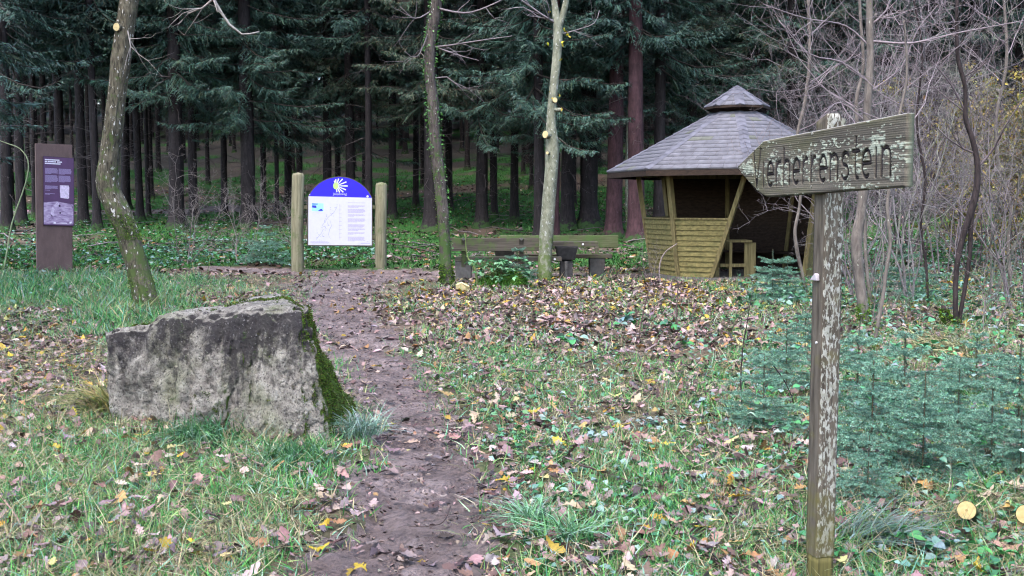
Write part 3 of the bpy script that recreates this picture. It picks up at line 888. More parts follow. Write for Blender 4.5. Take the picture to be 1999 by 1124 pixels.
def near_tree(name, label, cat, pts, depth, mat, amp=.1, seg=26, moss=None, branches=(), discs=(), leaves=None, ivy=None, forks=(), bcol=(.17, .15, .16), crown=None):
    arr = pix_arr(pts, depth); base = Vector(arr[0, :3]); base.z = float(gz(base.x, base.y))
    root = empty(name, base, label, cat)
    V, T = tube_np(arr, seg, amp=amp * 1.35, fx=16, fz=3.2, seed=int(pts[0][0]))
    mesh_np('trunk', V, T, mat, parent=root, smooth_sh=True)
    for f in forks:
        a = pix_arr(f, depth); V, T = tube_np(a, 14, amp=amp * .6, fx=10, fz=9, seed=3); mesh_np('limb', V, T, mat, parent=root, smooth_sh=True)
    if moss:
        a = Acc()
        for (t0, t1, n, size, side) in moss: fuzz_on(a, arr, t0, t1, n, size, MOSSP, side)
        a.build('moss', M_moss, root)
    if ivy:
        a = Acc()
        for (t0, t1, n, size, side) in ivy: fuzz_on(a, arr, t0, t1, n, size, [(.06, .2, .03), (.08, .26, .05), (.04, .12, .03)], side, 1.15)
        a.build('ivy', M_green, root)
    for (px, py, r) in discs:
        p = P(px, py, depth); rr = r / FPX * depth; c = Vector(arr[np.argmin(np.abs(arr[:, 2] - p.z)), :3])
        out = Vector((p.x - c.x, -.75 * arr[np.argmin(np.abs(arr[:, 2] - p.z)), 3] * 1.6, 0)); out.normalize()
        tip = Vector((p.x, c.y - arr[np.argmin(np.abs(arr[:, 2] - p.z)), 3] * 1.25, p.z))
        mb = MB(); mb.cyl(c, tip, rr * 1.2, rr * 1.05, 14); st = mb.build('limb_stub', mat, root)
        mb = MB(); mb.cyl(tip, tip + (tip - c).normalized() * .006, rr, rr * .97, 18); mb.build('cut_face', M_cut, st)
    for bpts, w0, w1 in branches:
        a = Acc(); q = [P(*b_) for b_ in bpts]; n = len(q)
        ar = spline([(v_.x, v_.y, v_.z, (w0 + (w1 - w0) * i / (n - 1)) / 2 / FPX * depth) for i, v_ in enumerate(q)], .12)
        V, T = tube_np(ar, 6); a.add(V, T, np.array(bcol))
        rg = np.random.default_rng(int(bpts[0][0] + bpts[-1][1]) + 5000)
        for j in range(4):
            k = int(rg.integers(1, max(2, len(ar) - 1))); dd = norm((ar[k, :3] - ar[k - 1, :3]) / .12 + rg.standard_normal(3) * .6)
            branch_rec(a, ar[k, :3], dd, .35 + .4 * rg.random(), ar[k, 3] * .6, 2, rg, bcol, maxlev=3, kids=(0, 0, 2, 0), up=.02)
        a.build('branch', M_twig, root)
    if leaves:
        a = Acc(); t, tr = small_leaf_tmpl(.3, .25, .6); n = len(leaves)
        pos = np.array([np.array(P(px, py, depth - .12)) for px, py in leaves]); 
        scatter(a, t, tr, pos, RNG.random(n) * 6.28, .8 + RNG.random(n), RNG.random(n) * 6.28, np.full(n, .09), rand_cols(n, [(.5, .42, .02), (.42, .36, .03)], None, .2))
        a.build('leaf', M_leaf, root)
    if crown:
        a = Acc(); rg = np.random.default_rng(crown[1])
        top = arr[-1, :3]
        for j in range(crown[0]):
            k = int(len(arr) * (.55 + .44 * rg.random())); th = rg.random() * 6.28
            branch_rec(a, arr[k, :3], norm(np.array([math.cos(th), math.sin(th), .5])), 1.2 + 1.4 * rg.random(), arr[k, 3] * .35, 1, rg, bcol)
        a.build('crown', M_twig, root)
    return root, arr

M_cut = simple_mat('fresh_cut_wood', (.62, .5, .26), .7, .2, nscale=30, amt=.15)
M_T1 = bark_mat('furrowed_bark', (.02, .017, .012), (.19, .17, .12), (.55, .53, .5), .63, (.07, .10, .03), (-1.6, 6.0), zs=.22, scale=40, bs=1.0)
M_T2 = bark_mat('mossy_bark', (.035, .028, .025), (.16, .135, .12), (.4, .4, .36), .66, (.06, .105, .03), (-1.6, 6.5), scale=34)
M_T3 = bark_mat('pale_bark', (.13, .14, .09), (.32, .33, .25), (.5, .5, .47), .64, (.12, .16, .06), (0, 1.6), zs=.5, scale=16, bs=.4)
M_T4 = bark_mat('smooth_grey_bark', (.10, .085, .075), (.23, .2, .175), (.35, .36, .3), .68, (.06, .13, .015), (0, .55), zs=.3, scale=22, bs=.4)
M_T5 = bark_mat('dark_wet_bark', (.012, .009, .009), (.06, .045, .045), (.12, .14, .11), .72, (.06, .13, .015), (0, .35), zs=.3, scale=22, bs=.4)
d1 = G(287, 604).y
near_tree('oak_tree', 'crooked oak trunk with rough bark and pale lichen spots behind the boulder', 'tree',
    [(296, 640, 66), (288, 600, 50), (278, 560, 45), (262, 500, 42), (248, 450, 42), (228, 405, 44), (214, 375, 42), (211, 345, 40), (214, 300, 36), (222, 240, 35), (229, 180, 34), (236, 120, 37), (243, 60, 34), (252, 0, 34), (262, -90, 32), (275, -220, 28), (270, -400, 22), (290, -640, 14)],
    d1, M_T1, amp=.13, seg=44, moss=[(.02, .08, 900, .022, None), (.135, .178, 1500, .018, -1.1), (.10, .5, 700, .013, None)],
    discs=[(235, 56, 7.5)],
    branches=[([(258, -60, d1), (330, -50, d1 - .4), (400, -30, d1 - .7), (421, 6, d1 - .7), (448, 48, d1 - .7), (472, 67, d1 - .7), (506, 62, d1 - .6)], 9, 3), ([(418, -4, d1 - .7), (395, 16, d1 - .7), (366, 26, d1 - .7)], 5, 2.2), ([(249, 60, d1 - .1), (255, 90, d1 - .2), (252, 115, d1 - .2)], 3, 1.6)], bcol=(.30, .27, .25), crown=(6, 3))
d2 = G(875, 560).y
near_tree('ivy_clad_tree', 'slim trunk overgrown with small ivy leaves between info board and picnic benches', 'tree',
    [(879, 590, 36), (875, 556, 27), (871, 520, 23), (868, 470, 22), (864, 410, 22), (858, 350, 22), (850, 280, 22), (845, 200, 21), (839, 140, 20), (841, 80, 20), (850, 20, 22), (856, -60, 18), (850, -200, 15), (860, -420, 10)],
    d2, M_T2, amp=.10, moss=[(.01, .075, 1500, .035, None), (.1, .72, 1100, .022, 3.6)], ivy=[(.1, .72, 520, .045, 0.2), (.3, .72, 380, .045, 3.3), (.60, .72, 200, .05, None)],
    branches=[([(852, 15, d2), (880, 22, d2 - .2), (920, 24, d2 - .3), (975, 2, d2 - .3), (1010, -20, d2 - .3)], 5, 2), ([(846, 92, d2), (880, 88, d2 - .2), (930, 80, d2 - .3), (1000, 70, d2 - .3)], 4, 1.6), ([(846, 90, d2), (890, 106, d2), (935, 118, d2)], 3, 1.3), ([(850, 152, d2), (872, 150, d2), (900, 172, d2), (910, 172, d2)], 3, 1.4), ([(845, 20, d2), (810, 36, d2 - .2), (780, 12, d2 - .4)], 3.4, 1.5), ([(846, 40, d2), (815, 110, d2 - .2), (790, 100, d2 - .4)], 2.6, 1.2)], bcol=(.2, .17, .18), crown=(5, 4))
d3 = G(1064, 547).y
near_tree('maple_tree', 'pale grey green trunk forking at the top, with fresh pruning cuts, before the picnic table', 'tree',
    [(1063, 580, 38), (1063, 546, 30), (1064, 500, 26), (1068, 440, 27), (1072, 380, 26), (1077, 320, 25), (1078, 280, 24), (1076, 230, 17), (1080, 180, 17), (1086, 120, 17), (1089, 60, 18), (1084, 20, 13), (1080, -20, 11), (1070, -160, 9), (1076, -330, 5)],
    d3, M_T3, amp=.06, moss=[(.01, .06, 400, .025, None)], discs=[(1064, 263, 7), (1083, 196, 5), (1068, 299, 3), (1095, 215, 3.4)],
    forks=[[(1090, 55, 13), (1101, 20, 12), (1108, -20, 11), (1125, -160, 8), (1120, -330, 5)]],
    branches=[([(1085, 45, d3), (1060, 30, d3 - .2), (1035, 12, d3 - .3), (1008, -6, d3 - .4)], 5, 2.4), ([(1083, 40, d3), (1050, 32, d3 - .2), (1022, 14, d3 - .3), (990, 18, d3 - .4)], 3, 1.5), ([(1078, 70, d3), (1120, 60, d3), (1160, 45, d3), (1170, 20, d3)], 2.4, 1.2)],
    leaves=[(1104, 62), (1106, 68), (1103, 58), (1110, 72), (1098, 83), (1097, 88), (1096, 117), (1095, 214), (1069, 87), (1074, 24), (1072, 180), (1080, 192), (1094, 186)], bcol=(.25, .22, .23), crown=(5, 5))
d4 = G(1688, 640).y
near_tree('hornbeam_tree', 'straight slender grey trunk with mossy foot seen just right of the signpost', 'tree',
    [(1690, 665, 26), (1688, 636, 22), (1683, 590, 20), (1676, 530, 21), (1672, 470, 22), (1680, 420, 19), (1686, 360, 18), (1690, 300, 16), (1692, 240, 15), (1695, 180, 15), (1699, 120, 14), (1698, 60, 14), (1697, 0, 13), (1692, -120, 11), (1700, -300, 8)],
    d4, M_T4, amp=.06, moss=[(.01, .07, 1100, .025, None), (.68, .78, 200, .02, 0)],
    branches=[([(1697, 160, d4), (1640, 120, d4 - .3), (1580, 105, d4 - .5), (1520, 40, d4 - .6)], 4, 1.6), ([(1697, 90, d4), (1650, 50, d4), (1570, 35, d4 - .3), (1490, 8, d4 - .5)], 4, 1.6), ([(1700, 80, d4), (1780, 84, d4 - .3), (1860, 66, d4 - .5), (1999, 40, d4 - .6)], 5, 2), ([(1698, 180, d4), (1760, 130, d4), (1790, 60, d4), (1830, 10, d4)], 3.5, 1.5), ([(1694, 240, d4), (1640, 200, d4), (1600, 230, d4 - .3)], 3, 1.4), ([(1698, 50, d4), (1730, 20, d4), (1745, -30, d4)], 4, 2)], bcol=(.24, .2, .215), crown=(7, 6))
d5 = G(1868, 640).y
near_tree('twin_stemmed_tree', 'dark twin stemmed young tree with mossy stump at its foot on the right', 'tree',
    [(1872, 668, 15), (1868, 640, 12), (1865, 590, 10), (1868, 520, 10), (1880, 460, 12), (1893, 420, 13), (1906, 370, 13), (1908, 320, 11), (1898, 270, 10), (1885, 230, 9), (1884, 170, 8), (1870, 110, 8), (1868, 30, 7), (1870, -80, 6)],
    d5, M_T5, amp=.05, seg=16, moss=[(.0, .07, 500, .022, None)], forks=[[(1876, 664, 9), (1874, 620, 8), (1884, 560, 8), (1893, 500, 8), (1896, 430, 9), (1904, 380, 8)]],
    branches=[([(1906, 330, d5), (1940, 290, d5), (1960, 250, d5 - .2), (1999, 190, d5 - .3)], 5, 2), ([(1906, 300, d5), (1880, 290, d5), (1850, 270, d5), (1830, 250, d5)], 4, 2), ([(1885, 220, d5), (1860, 170, d5), (1820, 120, d5)], 4, 2), ([(1908, 380, d5), (1920, 430, d5 - .1), (1935, 450, d5 - .2)], 2.4, 1.2)], bcol=(.12, .095, .10), crown=(7, 8))
st = G(1852, 640); a = pix_arr([(1862, 662, 22), (1852, 635, 20), (1843, 605, 13), (1841, 596, 6)], d5 - .05); V, T = tube_np(a, 16, amp=.12)
r_ = empty('tree_stump', st, 'small leaning stump covered in green moss beside the twin stemmed tree', 'stump')
mesh_np('stub', V, T, M_T5, parent=r_, smooth_sh=True); ac = Acc(); fuzz_on(ac, a, 0, 1, 1300, .028, MOSSP); ac.build('moss', M_moss, r_)
d6 = G(1706, 680).y
for k_, (lab, pts) in enumerate([
    ('thin pale sapling stem with mossy base leaning right behind the signpost', [(1703, 690, 9), (1712, 640, 8), (1722, 590, 8), (1730, 530, 7), (1738, 470, 7), (1732, 400, 7), (1742, 330, 6), (1750, 250, 6), (1770, 150, 5), (1765, 40, 4)]),
    ('thin grey sapling rising on the left of the signpost board in front of the hut', [(1574, 575, 7), (1566, 535, 7), (1556, 490, 8), (1552, 450, 7), (1561, 400, 6), (1566, 330, 6), (1556, 270, 6), (1571, 200, 7), (1580, 120, 7), (1578, 0, 6)]),
    ('pale green sapling stem right of the signpost top', [(1700, 600, 7), (1690, 500, 7), (1688, 420, 7), (1678, 300, 6), (1672, 200, 8), (1685, 130, 6), (1680, 40, 6), (1676, -40, 5)]),
    ('thin bare sapling near the right edge of the picture', [(1975, 580, 7), (1968, 480, 7), (1972, 400, 6), (1950, 330, 7), (1945, 230, 6), (1965, 120, 6), (1960, 0, 5)]),
    ('slim dark sapling left of the twin stemmed tree', [(1812, 600, 5), (1808, 520, 5), (1798, 440, 5), (1806, 350, 5), (1790, 240, 5), (1800, 100, 4), (1780, -20, 4)])]):
    dd = G(*pts[0][:2]).y if k_ != 1 else 17.5
    near_tree('sapling', lab, 'sapling', pts, dd, M_T4 if k_ != 4 else M_T5, amp=.05, seg=10, bcol=(.25, .21, .225), crown=(9, 20 + k_), moss=[(0, .1, 150, .018, None)] if k_ != 3 else None)

# ------------------------------------------------------------------ bare shrubs (thicket)
def shrub_data(seed, H, stems, col, leaves=None, spread=.24):
    rg = np.random.default_rng(seed); a = Acc()
    for j in range(stems):
        th = rg.random() * 6.28
        d = norm(np.array([math.cos(th) * spread, math.sin(th) * spread, 1.0]))
        branch_rec(a, np.array([math.cos(th) * .15, math.sin(th) * .15, -.05]), d, H * (.65 + .4 * rg.random()), .010 + .008 * rg.random(), 0, rg, col, kids=(9, 6, 4, 0), up=.05, wander=.24, rat=.42)
    me = a.build('stems', M_twig)
    lf = None
    if leaves:
        b = Acc(); Vs = np.vstack(a.V); k = rg.integers(0, len(Vs), leaves[0]); t, tr = small_leaf_tmpl(.25, .25, .6); n = len(k)
        k = k[Vs[k][:, 2] > .3]; n = len(k)
        scatter(b, t, tr, Vs[k] + rg.normal(0, .03, (n, 3)), rg.random(n) * 6.28, rg.random(n) * 1.6, rg.random(n) * 6.28, .05 + .05 * rg.random(n), rand_cols(n, leaves[1], None, .3, rg))
        lf = b.build('leaves', M_leaf)
    return me, lf
BC = (.25, .225, .23)
DC = (.105, .085, .09)
PROT = [shrub_data(101, 4.6, 6, BC), shrub_data(102, 4.0, 7, (.2, .17, .175)), shrub_data(103, 4.8, 5, (.22, .225, .18)), shrub_data(104, 3.6, 6, (.14, .11, .09), (4200, [(.36, .28, .04), (.24, .15, .05), (.38, .34, .07), (.2, .22, .05)])), shrub_data(105, 1.9, 4, (.21, .18, .165), None, .5), shrub_data(106, 4.6, 7, DC)]
def place_shrub(k, px, dep, sc, rz, label, group=None, x=None):
    me, lf = PROT[k]
    xx = (px - 999.5) / FPX * dep if x is None else x
    o = empty('bare_shrub' if k != 3 else 'yellow_leaved_shrub', (xx, dep, float(gz(xx, dep))), label, 'shrub', group)
    o.rotation_euler.z = rz; o.scale = (sc,) * 3
    for c in (me, lf):
        if c is None: continue
        d = c.copy(); COL.objects.link(d); d.parent = o; d.location = (0, 0, 0)
SH = [
 (0, 1650, 20.5, .9, 'bare shrub with pale twigs beside the right side of the hut'),
 (1, 1685, 17.5, .95, 'bare shrub directly behind the signpost'),
 (2, 1745, 19.0, 1.05, 'tall bare shrub between the grey trunk and the sign tip'),
 (0, 1790, 16.8, 1.0, 'bare shrub whose twigs cross behind the right end of the sign board'),
 (1, 1850, 21.5, 1.15, 'bare shrub behind the dark twin stemmed tree'),
 (2, 1930, 18.5, 1.0, 'bare shrub right of the dark twin stemmed tree'),
 (1, 1995, 16.2, 1.0, 'bare shrub cut by the right edge of the picture'),
 (3, 1945, 25.0, 1.1, 'shrub with yellowing leaves at the forest edge on the far right'),
 (3, 1870, 28.0, 1.3, 'brownish yellow shrub behind the thicket on the right'),
 (3, 2010, 23.0, 1.2, 'yellow leaved shrub half outside the right edge'),
 (5, 1700, 24.5, 1.25, 'bare shrub behind the hut on the right'),
 (5, 1800, 26.0, 1.35, 'tall bare shrub deep in the thicket above the bramble bank'),
 (5, 1900, 24.0, 1.3, 'dense bare shrub at the top of the bramble bank'),
 (5, 1760, 29.0, 1.5, 'high bare shrub at the very back of the thicket'),
 (5, 1975, 28.0, 1.5, 'high bare shrub in the back right corner of the thicket'),
 (5, 1600, 28.0, 1.3, 'bare shrub rising behind the hut roof'),
 (4, 352, 27.0, 1.15, 'small bare shrub between the oak trunk and the info board'),
 (4, 468, 27.5, 1.05, 'small bare shrub just left of the info board'),
 (4, 585, 30.5, .9, 'small bare shrub behind the left post of the info board'),
 (4, 1275, 21.6, .42, 'little leafless shrub in front of the left hut panel'),
 (4, 1690, 14.0, .6, 'little twiggy shrub at the foot of the grey trunk'),
 (4, 1930, 13.2, .55, 'little twiggy shrub beside the twin stemmed tree'),
]
for i, (k, px, dep, sc, lab) in enumerate(SH): place_shrub(k, px, dep, sc, i * 1.37, lab, 'bare shrubs of the thicket' if k < 3 or k == 5 else None)
for me, lf in PROT:
    for c in (me, lf):
        if c is not None: bpy.data.objects.remove(c)

# ------------------------------------------------------------------ spruces
SPR = [(.04, .095, .076), (.054, .125, .095), (.026, .064, .052), (.06, .12, .088), (.05, .075, .04), (.08, .14, .105)]
def crown_data(seed, z0, z1, L0, dz=.42, nb=5, keep=1.0, big=1.0, pal=SPR, droop=.16):
    rg = np.random.default_rng(seed); O = []; D = []; S = []; L = []; Wd = []; C = []; acc = Acc()
    z = z0
    while z < z1:
        f = 1 - (z - z0) / (z1 - z0)
        Lb = L0 * (.18 + .82 * f ** .75)
        for j in range(nb):
            if rg.random() > keep: continue
            th = rg.random() * 6.28; lb = Lb * (.65 + .5 * rg.random()); zz = z + rg.random() * dz
            dr = droop * (-.3 + 2.8 * rg.random()) * lb; arch = .8 + 1.2 * rg.random()
            er = np.array([math.cos(th), math.sin(th), 0]); et = np.array([-er[1], er[0], 0])
            nt_ = max(4, int(lb / (.085 * big)))
            t = np.linspace(.10, 1, nt_)
            def bp(t): return er[None] * (lb * t)[:, None] + np.array([0, 0, 1.])[None] * (zz - dr * 2.2 * t + dr * arch * t ** 2.4 + .05 * np.sin(9 * t + zz * 3))[:, None] + et[None] * (.05 * lb * np.sin(t * 3 + th))[:, None]
            p = bp(t)
            pts = np.hstack([bp(np.linspace(0, 1, 6)), np.linspace(.022, .004, 6)[:, None] * (lb / 3 + .3)])
            V, T = tube_np(pts, 3, cap=False); acc.add(V, T, np.array((.05, .038, .032)))
            axis = norm(np.gradient(p, axis=0))
            for sgn in (-1, 1):
                m = len(p)
                ltw = (.16 + .55 * (1 - t) ** .8 * min(1, lb / 2.2)) * (.55 + .7 * rg.random(m)) * (.6 + .4 * big)
                dt = norm(axis * (.55 + .3 * rg.random((m, 1))) + sgn * et[None] * .85 + np.array([0, 0, -1.])[None] * (.1 + 1.1 * rg.random((m, 1)) ** 1.5) + rg.normal(0, .2, (m, 3)))
                sd_ = norm(np.cross(dt, rg.normal(0, .5, (m, 3)) + np.array([0, 0, 1.])))
                O.append(p); D.append(dt); S.append(sd_); L.append(ltw); Wd.append(np.full(m, .036 * big) * (.7 + .6 * rg.random(m)))
                for q in np.linspace(.2, .95, int(5)):
                    for s2 in (-1, 1):
                        o2 = p + dt * (ltw * q)[:, None] + np.array([0, 0, -1.])[None] * (.10 * ltw * q * q)[:, None]
                        d2 = norm(dt * .6 + s2 * sd_ * .75 + np.array([0, 0, -1.])[None] * (.15 + .35 * rg.random((m, 1))) + rg.normal(0, .15, (m, 3)))
                        s3 = norm(np.cross(d2, rg.normal(0, .6, (m, 3)) + np.array([0, 0, 1.])))
                        O.append(o2); D.append(d2); S.append(s3); L.append((.05 + .26 * ltw * (1.1 - q)) * (.7 + .6 * rg.random(m)) * (.6 + .4 * big)); Wd.append(np.full(m, .022 * big) * (.7 + .6 * rg.random(m)))
        z += dz * (.8 + .4 * rg.random())
    O, D, S = np.vstack(O), np.vstack(D), np.vstack(S); L, Wd = np.concatenate(L), np.concatenate(Wd)
    V, Qd = kites(O, D, S, L, Wd, .4)
    c = rand_cols(len(O), pal, None, .3, rg)
    acc.add(V, Qd, np.repeat(c, 4, 0))
    return acc

def trunk_data(seed, H, r, dead0, dead1, ndead, red=False, bark=None):
    rg = np.random.default_rng(seed)
    z = np.concatenate([[-.3, 0, .12, .3, .6, 1.0], np.arange(1.6, H, 1.2)])
    rr = r * (1 - .75 * np.clip(z, 0, H) / H) * (1 + .75 * np.exp(-np.clip(z, 0, 9) / .22))
    wx = .05 * fbm(z * .12, z * 0 + seed, oct=2, seed=seed); 
    pts = np.stack([wx * smooth(z / 4), wx * .5, z, rr], -1)
    pts = spline(list(pts), .25)
    V, T = tube_np(pts, 16, amp=.08, fx=9, fz=2, seed=seed)
    o = mesh_np('trunk', V, T, M_red_bark if red else M_spruce_bark, smooth_sh=True)
    a = Acc()
    for i in range(ndead):
        zz = dead0 + (dead1 - dead0) * rg.random(); th = rg.random() * 6.28; L = .3 + 1.5 * rg.random() ** 1.5
        d = np.array([math.cos(th), math.sin(th), rg.normal(-.1, .2)]); p = np.array([wx.mean(), 0, zz])
        branch_rec(a, p, norm(d), L, .012, 2, rg, (.085, .07, .07), kids=(0, 0, 3, 0), maxlev=3, up=-.03, wander=.12)
    b = a.build('dead_branches', M_twig)
    return o, b

T_I = trunk_data(1, 23, .2, 1.6, 9, 46); T_E = trunk_data(2, 23, .2, 1.2, 5, 22); T_R = trunk_data(3, 24, .2, 3.0, 8, 14, True); T_J = trunk_data(4, 22, .2, 1.0, 8, 40)
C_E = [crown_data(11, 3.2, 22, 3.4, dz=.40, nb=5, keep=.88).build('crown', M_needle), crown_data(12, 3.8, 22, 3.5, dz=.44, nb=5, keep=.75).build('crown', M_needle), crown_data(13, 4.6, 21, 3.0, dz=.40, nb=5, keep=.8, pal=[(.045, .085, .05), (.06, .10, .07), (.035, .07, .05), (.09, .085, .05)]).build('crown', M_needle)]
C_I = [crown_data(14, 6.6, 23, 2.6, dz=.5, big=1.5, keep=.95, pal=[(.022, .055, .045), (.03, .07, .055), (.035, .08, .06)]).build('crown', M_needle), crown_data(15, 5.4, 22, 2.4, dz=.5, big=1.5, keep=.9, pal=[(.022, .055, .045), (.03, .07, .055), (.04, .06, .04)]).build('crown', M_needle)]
HID = [*T_I, *T_E, *T_R, *T_J, *C_E, *C_I]

def spruce(x, y, r, trunk, crown, label, group=None, s=1.0, rz=None, lean=(0, 0), czoff=0.0, name='spruce_tree'):
    o = empty(name, (x, y, float(gz(x, y))), label, 'tree', group)
    o.rotation_euler = (lean[0], lean[1], random.random() * 6.28 if rz is None else rz)
    k = r / .2
    t = trunk[0].copy(); COL.objects.link(t); t.parent = o; t.scale = (k, k, s)
    d = trunk[1].copy(); COL.objects.link(d); d.parent = o; d.scale = (s, s, s)
    c = crown.copy(); COL.objects.link(c); c.parent = o; c.scale = (s, s, s); c.location = (0, 0, czoff)
    for q in (t, d): q.location = (0, 0, 0)
    return o

TL = [  # px, base y, width px, kind, crown z offset, label
 (14, 452, 22, 'j', 0, 'dark spruce trunk at the far left edge of the forest'),
 (42, 440, 19, 'i', 1.5, 'dark spruce between the left edge and the rusty steel information stele'),
 (68, 425, 10, 'i', 0, 'thin spruce trunk just left of the rusty stele'),
 (122, 418, 20, 'i', 1.0, 'spruce rising directly behind the rusty stele'),
 (163, 440, 20, 'i', 0, 'spruce just right of the rusty stele'),
 (190, 448, 16, 'i', 1, 'spruce trunk immediately left of the crooked oak'),
 (246, 408, 18, 'i', 0, 'spruce immediately right of the crooked oak, standing back from the edge'),
 (274, 432, 15, 'i', 1.0, 'slim spruce in the gap right of the crooked oak'),
 (290, 425, 9, 'j', 0, 'very thin spruce next to the slim one right of the oak'),
 (347, 446, 30, 'e', 1.6, 'thick spruce behind the small bare shrub between oak and info board'),
 (378, 434, 18, 'j', 0, 'spruce just right of the thick one between oak and info board'),
 (438, 424, 13, 'j', 0, 'slender dark spruce midway between oak and info board'),
 (486, 446, 30, 'e', .6, 'thick flared spruce trunk left of the info board'),
 (515, 415, 12, 'i', 0, 'spruce right behind the thick flared trunk left of the info board'),
 (541, 430, 9, 'j', 0, 'thin pole-like spruce just left of the left info board post'),
 (563, 410, 15, 'e', .4, 'spruce rising behind the left info board post'),
 (640, 425, 18, 'e', -.3, 'spruce behind the blue arch of the info board, on its left'),
 (684, 430, 20, 'e', .1, 'spruce behind the blue arch of the info board, on its right'),
 (720, 442, 15, 'j', 0, 'spruce partly hidden by the right info board post'),
 (766, 428, 16, 'i', 0, 'spruce just right of the info board'),
 (843, 452, 34, 'e', .0, 'thick spruce immediately left of the ivy clad trunk'),
 (812, 405, 12, 'i', 0, 'distant spruce right of the info board'),
 (940, 444, 24, 'e', .2, 'spruce behind the left end of the picnic benches'),
 (965, 425, 13, 'j', 0, 'slim spruce above the middle of the left bench'),
 (1004, 432, 17, 'i', 0, 'spruce above the fern covered moss cushion'),
 (1053, 474, 22, 'e', .3, 'dark spruce trunk immediately left of the pale forked trunk'),
 (1083, 470, 18, 'r', 0, 'reddish trunk immediately right of the pale forked trunk'),
 (1108, 448, 28, 'e', .1, 'dark spruce above the picnic table'),
 (1150, 442, 36, 'i', 0, 'thick flared spruce above the right end of the picnic bench'),
 (1197, 464, 33, 'r', 0, 'thick reddish spruce, the left one of the pair beside the hut'),
 (1243, 470, 34, 'r', 0, 'thick reddish spruce, the right one of the pair beside the hut'),
 (1288, 448, 24, 'e', 1.2, 'spruce behind the left eave of the hut'),
 (1345, 440, 22, 'e', .9, 'spruce rising behind the left slope of the hut roof'),
 (1397, 440, 16, 'e', .4, 'slim spruce rising behind the cap of the hut roof, on its left'),
 (1470, 440, 22, 'e', .2, 'spruce rising behind the cap of the hut roof, on its right'),
 (1545, 445, 24, 'e', .5, 'spruce behind the right slope of the hut roof'),
 (1625, 440, 24, 'e', .8, 'spruce behind the top of the signpost'),
 (1720, 430, 24, 'e', 1.0, 'dark spruce behind the thicket right of the signpost'),
 (1800, 425, 24, 'i', 0, 'dark spruce behind the sign tip and bare twigs on the right'),
 (1890, 430, 26, 'i', 1, 'dark spruce behind the twin stemmed tree'),
 (1975, 430, 26, 'i', 0, 'dark spruce in the far right corner of the forest'),
]
occ = []
KIND = {'i': (T_I, C_I), 'j': (T_J, C_I), 'e': (T_E, C_E), 'r': (T_R, C_I)}
for i, (px, by, w, kd, cz, lab) in enumerate(TL):
    g = G(px, by); tr, cr = KIND[kd]
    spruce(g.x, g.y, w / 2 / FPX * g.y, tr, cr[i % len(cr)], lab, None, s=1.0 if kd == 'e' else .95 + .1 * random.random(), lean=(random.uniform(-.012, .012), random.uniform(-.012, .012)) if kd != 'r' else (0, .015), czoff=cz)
    occ.append((g.x, g.y))
# slender pale stem between the red pair
g = G(1225, 455); mbV, mbT = tube_np(spline([(g.x, g.y, g.z - .2, .07), (g.x - .03, g.y, g.z + 3, .06), (g.x + .15, g.y, g.z + 7, .045), (g.x + .3, g.y, g.z + 12, .02)], .2), 12, amp=.06)
r_ = empty('birch_tree', g, 'slender pale trunk standing between the two thick reddish spruces', 'tree'); mesh_np('trunk', mbV, mbT, M_T3, parent=r_, smooth_sh=True)
# trees just outside the frame whose branches reach in
spruce(-11.6, 20.0, .2, T_E, C_E[0], 'spruce left of the picture whose green branch tips reach in at the left edge', s=.8)
spruce(-13.5, 27.0, .22, T_E, C_E[1], 'spruce standing outside the left edge of the picture')
spruce(16.5, 27.0, .22, T_E, C_E[2], 'spruce standing outside the right edge of the picture')
# unseen spruces added behind the camera and at both sides to cut low sky light
for i, (x, y) in enumerate([(-11, 12), (-12.5, 4), (-10, -5), (-6, -12), (0, -15), (6, -12), (11, -6), (13, 3), (13, 12), (-14, 17), (16, 19)]):
    spruce(x, y, .2, T_E, C_E[i % 3], 'unseen tall spruce added round the near side of the clearing to shade it', 'unseen spruces added to shade the clearing', czoff=3.0)
# deeper forest
nd = 0; tries = 0
while nd < 150 and tries < 20000:
    tries += 1
    y = random.uniform(44, 92); x = random.uniform(-.53, .53) * y
    if min((x - a) ** 2 + (y - b) ** 2 for a, b in occ) < 3.4 ** 2: continue
    if float(roadq(np.array(x), np.array(y))) < 1.6: continue
    occ.append((x, y)); nd += 1
    kd = random.choice('iij')
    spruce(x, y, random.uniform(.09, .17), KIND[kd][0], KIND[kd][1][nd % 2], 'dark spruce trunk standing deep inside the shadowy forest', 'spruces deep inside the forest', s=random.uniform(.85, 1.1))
for o in HID: bpy.data.objects.remove(o)

# far wood as one mass
far = Acc()
ca = crown_data(77, 2.2, 22, 3.4, dz=.9, big=3.2, keep=.8, nb=4)
cV, cC = np.vstack(ca.V), np.vstack(ca.C); cQ = np.vstack(ca.Q); cT = np.vstack(ca.T) if ca.T else np.zeros((0, 3), int)
for i in range(300):
    y = random.uniform(92, 135); x = random.uniform(-.62, .62) * y; s_ = random.uniform(.9, 1.15); th = random.random() * 6.28
    R = np.array([[math.cos(th), -math.sin(th), 0], [math.sin(th), math.cos(th), 0], [0, 0, 1]])
    z = float(gz(x, y)); b = np.array([x, y, z])
    far.add(cV @ R.T * s_ + b, [cQ], cC)
    V, T = tube_np(np.array([(x, y, z - .3, .24), (x, y, z + 10, .16), (x, y, z + 21, .03)]), 8); far.add(V, T, np.array((.07, .055, .05)))
tag(far.build('far_wood', M_needle), 'far off spruce wood closing the view behind the trunks', 'wood', kind='stuff')

